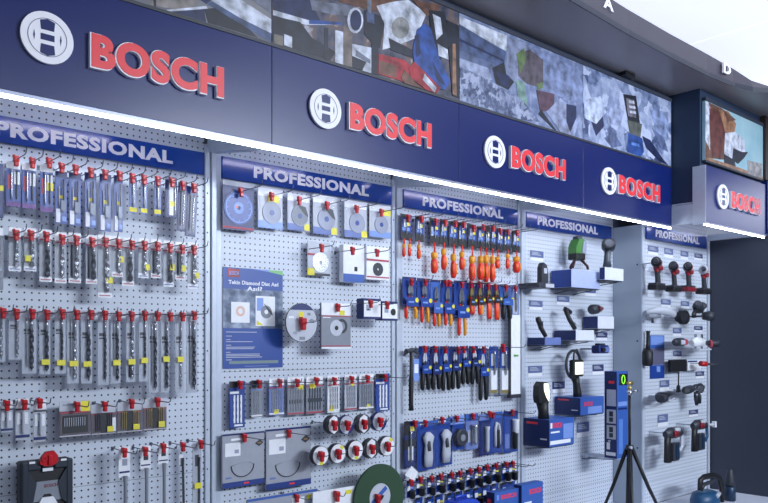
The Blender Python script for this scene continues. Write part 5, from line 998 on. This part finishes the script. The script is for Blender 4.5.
# small camera on arm
q = W(600, 349, 2.66); t = thing('laser_receiver', (q.x, 2.66, q.z), 'small navy camera shaped receiver right above a dark price label', 'laser receiver')
mb = MB(); mb.box(-0.055, 0.06, -0.03, 0.03, -0.028, 0.024, M['dblue'], 0.01); mb.box(-0.03, 0.03, -0.02, 0.02, 0.022, 0.036, M['dark'], 0.005); mb.build('body', t)
mb = MB(); mb.box(0.0, 0.05, -0.036, -0.0305, -0.02, 0.012, M['tag'], 0.004); mb.tube([(-0.02, -0.03, -0.004), (-0.02, -0.045, -0.004)], 0.014, M['black'], 14); mb.tube([(0.06, 0, 0.002), (0.085, 0, 0.0)], 0.009, M['lgrey'], 8); mb.build('lens', t)
mb = MB(); mb.tube([(0, 0.03, 0), (0, D - 2.66, 0)], 0.005, M['wire'], 6); mb.build('support_arm', t)
# inspection camera with cable loop
q = W(576.5, 397.6, 2.68); t = thing('inspection_camera', (q.x, 2.68, q.z), 'black inspection camera with lit white screen and looped cable', 'inspection camera')
s_ = 2.68/(SI-CO*(577-CX)/F)/F
mb = MB(); mb.tube([(0.01, 0, 0), (0.008, 0, 6*s_), (-0.002, 0, 14*s_), (-0.012, 0, 20*s_)], 0.02, M['black'], 12, rads=[0.027, 0.025, 0.021, 0.024]); mb.build('handle', t)
mb = MB(); mb.box(-0.065, 0.042, -0.025, 0.01, 21*s_, 38*s_, M['black'], 0.008); mb.box(-0.065, -0.0655, 0, 0.0, 21*s_, 38*s_, M['black']) if False else None; hd_ = mb.build('head', t)
mb = MB(); mb.box(-0.052, 0.030, -0.0275, -0.0255, 23.5*s_, 35.5*s_, M['screen'], 0.001); mb.build('screen', hd_)
mb = MB()
mb.tube([(-0.02 + 0.075*math.sin(a_) + 0.01, 0.015, 33*s_ + 0.085*math.cos(a_)) for a_ in [k*math.pi*2/24 for k in range(25)]], 0.009, M['dark'], 8)
mb.tube([(-0.03, -0.0, 38*s_), (-0.028, 0.0, 44*s_), (0.0, 0.0, 48*s_), (0.03, 0, 42*s_), (0.035, 0, 36*s_)], 0.006, M['dark'], 8); mb.build('cable_loop', t)
# screened detector
q = W(542, 419.4, 2.66); t = thing('wall_scanner', (q.x, 2.66, q.z), 'black wall scanner with glowing white screen on the large box', 'wall scanner')
s_ = 2.66/(SI-CO*(542-CX)/F)/F
mb = MB(); mb.tube([(0.015, 0, 0), (0.012, 0, 8*s_), (0.0, 0, 18*s_)], 0.028, M['black'], 12, rads=[0.034, 0.030, 0.036]); mb.build('handle', t)
mb = MB(); mb.prism([(-0.05, 17*s_), (0.035, 15*s_), (0.045, 26*s_), (0.028, 37*s_), (-0.03, 38*s_), (-0.055, 34*s_), (-0.06, 24*s_)], 0.02, -0.02, M['black']); hd_ = mb.build('head', t)
mb = MB(); mb.prism([(-0.01, 36*s_), (0.026, 36*s_), (0.042, 27*s_), (0.036, 18*s_), (0.015, 22*s_), (-0.008, 29*s_)], -0.0202, -0.022, M['screen']); mb.build('screen', hd_)

# tripod
Yt = 2.33; q = W(629.5, 447, Yt); bz = 0.523
t = thing('camera_tripod', (q.x, Yt, bz), 'black tripod with brass and silver head standing on the deck', 'tripod'); H = q.z - bz; s_ = Yt/(SI-CO*(629-CX)/F)/F
mb = MB(); mb.tube([(0, 0, H*0.1), (0, 0, H + 2*s_)], 0.016, M['black'], 12, rads=[0.024, 0.014]); mb.tube([(0, 0, H), (0, 0, H + 52*s_)], 0.008, M['black'], 10); mb.build('centre_column', t)
mb = MB(); mb.tube([(0, 0, H - 0.015), (0, 0, H + 0.012)], 0.022, M['dark'], 12); mb.tube([(-0.018, -0.01, H+0.0), (-0.018, -0.026, H+0.0)], 0.008, M['lgrey'], 8); mb.build('collar', t)
for an in (215, 335, 95):
    dx, dy = math.cos(math.radians(an)), math.sin(math.radians(an)); L_ = 0.25 if an != 95 else 0.2
    mb = MB(); mb.tube([(0.015*dx, 0.015*dy, H-0.005), (dx*L_*0.5, dy*L_*0.5, H*0.5), (dx*L_, dy*L_, 0.006)], 0.01, M['black'], 8, rads=[0.012, 0.0105, 0.0075]); lg = mb.build('leg', t)
    mb = MB(); mb.tube([(dx*L_, dy*L_, 0.0), (dx*L_*.99, dy*L_*.99, 0.012)], 0.011, M['dark'], 8); mb.build('rubber_foot', lg)
mb = MB(); mb.tube([(0, 0, H+52*s_), (0, 0, H+57*s_)], 0.015, M['steel'], 12); mb.tube([(0, -0.0, H+57*s_), (0, 0, H+61*s_)], 0.012, M['gold'], 12); mb.tube([(0.01, -0.02, H+56*s_), (0.03, -0.03, H+56*s_)], 0.009, M['steel'], 10); mb.tube([(-0.02, 0, H+64*s_), (0.02, 0, H+64*s_)], 0.013, M['gold'], 12, rads=[0.008, 0.013]); mb.build('head', t)

# ================================================================== bay 5
for (a, b_, yt, yb, dk, nm) in [(107,163,195,243,False,'above the first cordless driver'),(195,243,208,258,False,'above the second cordless driver'),(283,325,222,268,False,'above the third cordless driver'),(358,402,237,272,True,'above the last cordless driver')]:
    plabel(a, b_, yt, yb, 628, 210, 'price label ' + nm, D5, dk, 'price labels in the power tool bay')
for (a, b_, yt, yb, oy, dk, nm) in [(178,230,50,95,290,False,'left above the white sander'),(285,330,60,102,290,False,'above the grinder'),(242,288,205,250,290,False,'above the multi tool'),(357,402,195,228,290,True,'above the white router'),(242,288,330,372,290,False,'above the black battery box'),(365,410,440,478,290,True,'below the white and red box'),(170,222,55,112,370,False,'above the grey saw'),(330,378,215,252,370,True,'above the far rotary hammer'),(160,215,240,305,370,False,'above the near rotary hammer')]:
    plabel(a, b_, yt, yb, 628, oy, 'price label ' + nm, D5, dk, 'price labels in the power tool bay')
pk = pack('leaflet', R(118,195,245,478,628,290,5.407), D5-0.002, 'blue photo leaflet on the board beside the black bottle', 'leaflet', None, M['tag'], [('photo', 0, 1, 0, 0.3, M['box']), ('photo', 0.05, 0.95, 0.02, 0.22, M['lblue']), ('photo', 0, 1, 0.3, 0.68, mat('leaflet_grey', (92,92,118), 0.5)), ('photo', 0, 1, 0.7, 1, M['blue']), ('photo', 0.45, 0.7, 0.72, 0.85, M['lblue'])], [], None, thick=0.001)
def peg(parent, yb, z=0.0, x=0.0):
    yb = yb / parent.scale[1] + 0.0008; mb = MB(); mb.tube([(x, 0, z), (x, yb, z)], 0.004, M['post'], 6); mb.build('support_peg', parent)
Y5 = 2.48
def drill(px, py, label, redbat=False, white=False, sc=1.0):
    """cordless driver, px,py = centre of head"""
    q = W(px, py, Y5); t = thing('cordless_driver', q, label, 'cordless drill', 'cordless drivers in a row'); t.scale = (sc*1.1, sc*0.9, sc*1.0)
    rm = mat('tool_red', (128,28,44), 0.35)
    mb = MB(); mb.tube([(-0.07, -0.05, 0.0), (-0.05, -0.04, 0.0), (-0.02, -0.02, 0.0), (0.04, 0.02, 0.0), (0.06, 0.035, 0)], 0.03, M['black'] if not white else M['lgrey'], 14, rads=[0.022, 0.033, 0.036, 0.034, 0.02]); mb.build('motor_head', t)
    mb = MB(); mb.tube([(-0.11, -0.075, 0.0), (-0.09, -0.065, 0), (-0.065, -0.048, 0)], 0.02, M['dark'] if not white else M['dsteel'], 12, rads=[0.012, 0.020, 0.022]); mb.build('chuck', t)
    mb = MB(); mb.tube([(-0.03, -0.05, -0.0), (0.035, -0.012, -0.005)], 0.018, rm if not white else M['red'], 10); mb.box(0.0, 0.05, -0.035, 0.02, -0.055, -0.02, rm, 0.01); mb.build('red_shell', t)
    mb = MB(); mb.tube([(0.02, 0.0, -0.02), (0.03, 0.005, -0.07), (0.045, 0.01, -0.12), (0.05, 0.012, -0.15)], 0.018, M['dark'], 12, rads=[0.022, 0.018, 0.019, 0.022]); mb.build('handle', t)
    mb = MB(); mb.tube([(0.004, -0.012, -0.045), (0.006, -0.012, -0.065)], 0.008, M['red'], 8); mb.build('trigger', t)
    mb = MB(); mb.box(-0.035, 0.085, -0.035, 0.045, -0.185, -0.150, rm if redbat else M['black'], 0.008); mb.box(-0.03, 0.08, -0.03, 0.04, -0.152, -0.138, M['dark'], 0.004); mb.build('battery', t)
    peg(t, D5 - Y5, 0, 0.02)
drill(628+148/5.407, 210+283/5.407, 'black and red cordless driver, nearest in the top row', sc=0.95)
drill(628+240/5.407, 210+305/5.407, 'black and red cordless driver with dangling strap, second in the row', sc=0.9)
drill(628+318/5.407, 210+308/5.407, 'cordless driver with red battery foot, third in the row', True, sc=0.9)
drill(628+402/5.407, 210+325/5.407, 'cordless driver with pale head, last in the top row', white=True, sc=0.9)
# row 2: sander, grinder, circular drill
q = W(662, 313, Y5); t = thing('sander', q, 'white and grey sander shape at the start of the second tool row', 'power tool'); t.scale = (1.5,1.1,1.1)
mb = MB(); mb.tube([(-0.11, 0.02, 0.0), (-0.05, 0, 0.015), (0.02, -0.01, 0.012), (0.075, -0.02, -0.01)], 0.02, M['lgrey'], 12, rads=[0.012, 0.022, 0.026, 0.02]); mb.build('body', t)
mb = MB(); mb.tube([(-0.12, 0.0, -0.02), (-0.08, 0.0, -0.024), (-0.02, 0, -0.02)], 0.012, M['grey'], 10); mb.build('dust_spout', t)
mb = MB(); mb.tube([(-0.08, 0, -0.03), (-0.08, 0, -0.06)], 0.006, M['dark'], 8); mb.build('cord_stub', t); peg(t, D5-Y5)
q = W(681, 317, Y5); t = thing('angle_grinder', q, 'grey and black angle grinder with round guard in the second tool row', 'angle grinder'); t.scale = (1.3,1.0,0.95)
mb = MB(); mb.tube([(-0.035, -0.02, -0.002), (0.01, 0, -0.0), (0.07, 0.03, 0.004), (0.12, 0.055, 0.004)], 0.028, M['dsteel'], 14, rads=[0.040, 0.036, 0.026, 0.026]); mb.build('body', t)
mb = MB(); mb.ring(0.0, -0.002, 0.050, 0.012, 0.0, -0.03, M['black'], 30); mb.build('guard', t)
mb = MB(); mb.tube([(0.075, 0.03, -0.01), (0.10, 0.045, 0.01), (0.115, 0.05, 0.02)], 0.014, M['white'], 8); mb.build('switch_cover', t); peg(t, D5-Y5)
q = W(698, 309, Y5-0.02); t = thing('hammer_drill', q, 'dark drill with steel gearbox at the end of the second tool row', 'power drill'); t.scale = (1.5,1.0,1.0)
mb = MB(); mb.tube([(-0.03, -0.02, 0.04), (0.0, 0, 0.02), (0.04, 0.02, -0.005)], 0.03, M['dark'], 14, rads=[0.02, 0.034, 0.03]); mb.build('motor', t)
mb = MB(); mb.tube([(0.02, 0, 0.0), (0.04, 0.0, 0.02), (0.055, 0, 0.03)], 0.024, M['steel'], 12); mb.build('gearbox', t)
mb = MB(); mb.tube([(-0.02, 0, 0.0), (-0.04, 0, -0.04), (-0.035, 0, -0.06)], 0.014, M['black'], 10); mb.build('handle', t); peg(t, D5-Y5+0.02)
q = W(709.5, 316, 2.40); t = thing('round_battery_tool', q, 'round dark tool sticking out beyond the board edge', 'power tool'); t.scale = (1.0,0.9,0.8)
mb = MB(); mb.tube([(-0.03, 0.04, 0.0), (0.0, 0, 0), (0.02, -0.02, -0.005)], 0.035, M['dark'], 16, rads=[0.03, 0.045, 0.035]); mb.build('body', t); mb = MB(); mb.tube([(0,0.02,0),(0,D5-2.40,0)], 0.008, M['wire'], 6); mb.build('support_peg', t)
# black bottle shaped tool
q = W(647.5, 366, 2.556); t = thing('detail_sander', q, 'black bottle shaped tool hanging beside the blue leaflet', 'power tool'); s_ = 2.556/(SI-CO*(647-CX)/F)/F
mb = MB(); mb.tube([(0, 0, 0), (0, 0, 2*s_), (0, 0, 14*s_), (0.003, 0, 17*s_)], 0.03, M['black'], 14, rads=[0.026, 0.034, 0.034, 0.02]); mb.build('body', t)
mb = MB(); mb.tube([(0.003, 0, 16*s_), (0.006, 0, 22*s_), (0.008, 0, 33*s_), (0.008, 0, 35*s_)], 0.012, M['black'], 12, rads=[0.017, 0.012, 0.012, 0.016]); mb.build('neck', t); peg(t, D5-2.556, 12*s_, 0.02)
# row 3: multi tool, router
q = W(678.5, 342.5, Y5); t = thing('multi_tool', q, 'small black and orange oscillating tool lying in the middle row', 'power tool'); t.scale = (1.8,1.2,1.2)
mb = MB(); mb.tube([(-0.06, -0.02, 0.0), (-0.03, -0.01, 0.002), (0.05, 0.02, 0.004), (0.09, 0.04, 0)], 0.02, M['dark'], 12, rads=[0.010, 0.022, 0.024, 0.018]); mb.build('body', t)
mb = MB(); mb.box(-0.015, 0.02, -0.028, -0.005, -0.012, 0.014, M['lgrey'], 0.005); mb.box(0.028, 0.05, -0.02, 0.0, -0.014, 0.018, M['pink'], 0.005); mb.build('cover', t); peg(t, D5-Y5)
q = W(698, 343, Y5-0.02); t = thing('router', q, 'white and steel router with flat base in the middle row', 'router'); t.scale = (1.9,1.1,1.2)
mb = MB(); mb.tube([(-0.05, 0, 0.0), (-0.02, 0, 0.006), (0.03, 0, 0.004)], 0.026, M['white'], 14, rads=[0.018, 0.028, 0.024]); mb.build('body', t)
mb = MB(); mb.box(-0.04, 0.06, -0.04, 0.03, -0.042, -0.032, M['lgrey'], 0.003); mb.tube([(-0.02, 0, -0.035), (-0.02, 0, 0.05)], 0.006, M['steel'], 8); mb.tube([(0.03, 0, -0.035), (0.03, 0, 0.05)], 0.006, M['steel'], 8); mb.build('base', t)
mb = MB(); mb.tube([(0.04, -0.02, 0.0), (0.09, -0.05, 0.0), (0.10, -0.055, -0.01)], 0.02, M['dark'], 12, rads=[0.012, 0.024, 0.018]); mb.tube([(0.05,-0.03,-0.005),(0.06,-0.035,-0.005)], 0.022, M['pink'], 10); mb.build('knob', t); peg(t, D5-Y5+0.02)
# row 4: boxes
carton(668, 671, 687, 360, 372, 2.56, 'black battery box on the power tool bay', 'small boxes in the power tool bay', M['black'], M['black'], shelf=False)
carton(686, 688, 701, 361, 370.5, 2.56, 'white and orange accessory box on the power tool bay', 'small boxes in the power tool bay', M['white'], M['white'], shelf=False, marks=[(0.0, 0.7, 0, 0.14, M['dblue'])])
q = W(705, 363.5, 2.45); t = thing('red_cap_tool', q, 'short red capped tool poking past the white box', 'power tool')
mb = MB(); mb.tube([(-0.03, 0.02, 0), (0.02, 0, -0.004)], 0.018, M['red'], 10); mb.build('cap', t); mb = MB(); mb.tube([(0.02, 0, -0.004), (0.10, -0.05, -0.01)], 0.008, M['dark'], 8); mb.build('shaft', t); peg(t, D5-2.45, 0, -0.02)
q = W(678.5, 372.3, 2.50); t = thing('edge_trimmer', q, 'thin black stick tool hanging below the black box', 'power tool'); s_ = 2.5/(SI-CO*(678-CX)/F)/F
mb = MB(); mb.tube([(0, 0, 0), (-0.002, 0, -20*s_)], 0.005, M['black'], 8); mb.build('shaft', t); mb = MB(); mb.prism([(-0.02, -20*s_), (0.01, -20*s_), (0.004, -13*s_), (-0.006, -13*s_)], 0.01, -0.01, M['black']); mb.build('foot', t); peg(t, D5-2.50, -0.01)
# row 5: saws
q = W(665, 396.5, Y5); t = thing('sabre_saw', q, 'grey and silver sabre saw lying in the lower tool row', 'power saw'); t.scale = (1.7,1.2,1.1)
mb = MB(); mb.tube([(-0.08, -0.02, 0.0), (-0.04, 0, 0.004), (0.02, 0.01, 0.006), (0.07, 0.03, 0.01), (0.13, 0.05, 0.008)], 0.02, M['dsteel'], 12, rads=[0.014, 0.026, 0.02, 0.018, 0.01]); mb.build('body', t)
mb = MB(); mb.tube([(-0.075, -0.03, -0.006), (-0.04, -0.025, -0.008)], 0.024, M['dark'], 12); mb.build('grip', t)
mb = MB(); mb.tube([(0.0, -0.01, -0.014), (0.03, 0, -0.03), (0.07, 0, -0.018), (0.11, 0.02, -0.026)], 0.006, M['lgrey'], 8); mb.build('guard', t); peg(t, D5-Y5)
q = W(690, 390, Y5); t = thing('circular_saw', q, 'dark oval saw body at the end of the lower tool row', 'power saw'); t.scale = (1.7,1.1,1.0)
mb = MB(); mb.tube([(-0.05, -0.02, 0), (-0.03, 0, 0), (0.03, 0.02, 0.004), (0.06, 0.04, 0.004)], 0.026, M['dark'], 14, rads=[0.014, 0.027, 0.027, 0.015]); mb.build('motor', t)
mb = MB(); mb.tube([(0.02, 0, 0.0), (0.04, 0, 0.028), (0.09, 0, 0.034), (0.12, 0, 0.01)], 0.009, M['dark'], 8); mb.ring(0.07, 0.0, 0.026, 0.008, 0.0, -0.02, M['steel'], 20); mb.build('bow_handle', t)
mb = MB(); mb.tube([(0.04, -0.01, -0.02), (0.06, 0, -0.06), (0.055, 0, -0.11)], 0.014, M['dsteel'], 10, rads=[0.014, 0.018, 0.008]); mb.tube([(0.075, 0, -0.02), (0.09, 0, -0.06), (0.085, 0, -0.1)], 0.006, M['dark'], 8); mb.build('depth_arm', t); peg(t, D5-Y5)
# rotary hammers
def rotary(px, py, label, sc=1.0, out=False):
    q = W(px, py, 2.44); t = thing('rotary_hammer', q, label, 'rotary hammer', 'rotary hammers low on the power tool bay'); t.scale = (sc*1.35, sc*0.9, sc*1.15)
    mb = MB(); mb.tube([(-0.06, -0.0, 0.0), (-0.02, 0, 0.006), (0.04, 0, 0.004), (0.09, 0, -0.004)], 0.03, M['dark'], 14, rads=[0.02, 0.032, 0.032, 0.02]); mb.build('gearbox', t)
    mb = MB(); mb.tube([(-0.02, -0.026, 0.004), (0.02, -0.028, 0.0)], 0.018, MATS['tool_red'], 10); mb.tube([(0.0, -0.02, 0.022), (0.05, -0.02, 0.02)], 0.013, M['lgrey'], 10); mb.build('cover', t)
    mb = MB(); mb.tube([(-0.035, 0, -0.0), (-0.04, 0, -0.06), (-0.035, 0, -0.155)], 0.022, M['black'], 12, rads=[0.022, 0.020, 0.026]); mb.build('motor_housing', t)
    mb = MB(); mb.box(0.0, 0.06, -0.02, 0.02, -0.155, -0.05, M['dark'], 0.008); mb.box(0.018, 0.045, -0.024, -0.0205, -0.14, -0.06, M['teald']); mb.build('battery', t)
    mb = MB(); mb.tube([(0.08, 0, 0.0), (0.10, 0, -0.02), (0.105, 0, -0.08), (0.085, 0, -0.10), (0.06, 0, -0.10)], 0.011, M['lgrey'] if not out else M['teal'], 8); mb.build('rear_handle', t)
    if out:
        mb = MB(); mb.tube([(0.07, -0.03, 0.0), (0.11, -0.05, 0.0)], 0.008, M['lgrey'], 8); mb.box(0.105, 0.12, -0.07, -0.035, -0.018, 0.02, M['white'], 0.004); mb.build('side_grip', t)
    peg(t, D5-2.44, 0, 0.0)
rotary(628+235/5.407, 370+345/5.407, 'near rotary hammer with black housing and pale rear handle', 1.0)
rotary(628+378/5.407, 370+300/5.407, 'far rotary hammer with red cover and white side grip', 0.95, True)
# vacuum and bottle on deck
q = W(705, 503, 2.33); q.z = 0.515
q = Vector((WX(705, 2.33), 2.33, 0.516)); t = thing('shop_vacuum', q, 'blue shop vacuum with thick black curved handle on the deck', 'vacuum cleaner'); s_ = 2.33/(SI-CO*(702-CX)/F)/F; t.scale = (1.75,1.2,1.2)
mb = MB(); mb.tube([(0, 0, 0.0), (0, 0, 0.02), (0, 0, 0.04), (0.0, 0, 0.075), (0, 0, 0.085)], 0.06, M['teal'], 20, rads=[0.062, 0.07, 0.07, 0.06, 0.04]); mb.build('drum', t)
mb = MB(); mb.tube([(-0.055, -0.01, 0.10), (-0.05, -0.01, 0.155), (-0.02, -0.01, 0.165), (0.05, -0.01, 0.162), (0.10, -0.01, 0.14), (0.125, -0.01, 0.08), (0.125, -0.01, 0.0)], 0.014, M['black'], 12, rads=[0.012, 0.014, 0.016, 0.017, 0.014, 0.013, 0.013]); mb.tube([(-0.05, -0.01, 0.10), (-0.02, -0.01, 0.125), (0.04, -0.01, 0.128), (0.06, -0.01, 0.15)], 0.011, M['dark'], 10); mb.build('handle', t)
mb = MB(); mb.tube([(0.0, -0.062, 0.06), (0.04, -0.05, 0.07)], 0.012, M['lgrey'], 8); mb.build('latch', t)
q = Vector((WX(730, 2.30), 2.30, 0.516)); t = thing('spray_bottle', q, 'grey necked blue spray bottle standing behind the vacuum handle', 'bottle')
mb = MB(); mb.tube([(0, 0, 0), (0, 0, 0.09), (0, 0, 0.10)], 0.035, M['teald'], 16, rads=[0.036, 0.036, 0.026]); mb.build('bottle', t)
mb = MB(); mb.tube([(0, 0, 0.10), (0, 0, 0.13), (0.0, 0, 0.20), (0, 0, 0.215)], 0.02, M['dark'], 14, rads=[0.034, 0.034, 0.02, 0.016]); mb.tube([(0.02, -0.0, 0.12), (0.04, 0, 0.15), (0.045, 0, 0.11), (0.09, 0, 0.0)], 0.007, M['lgrey'], 8); mb.build('spray_head', t)
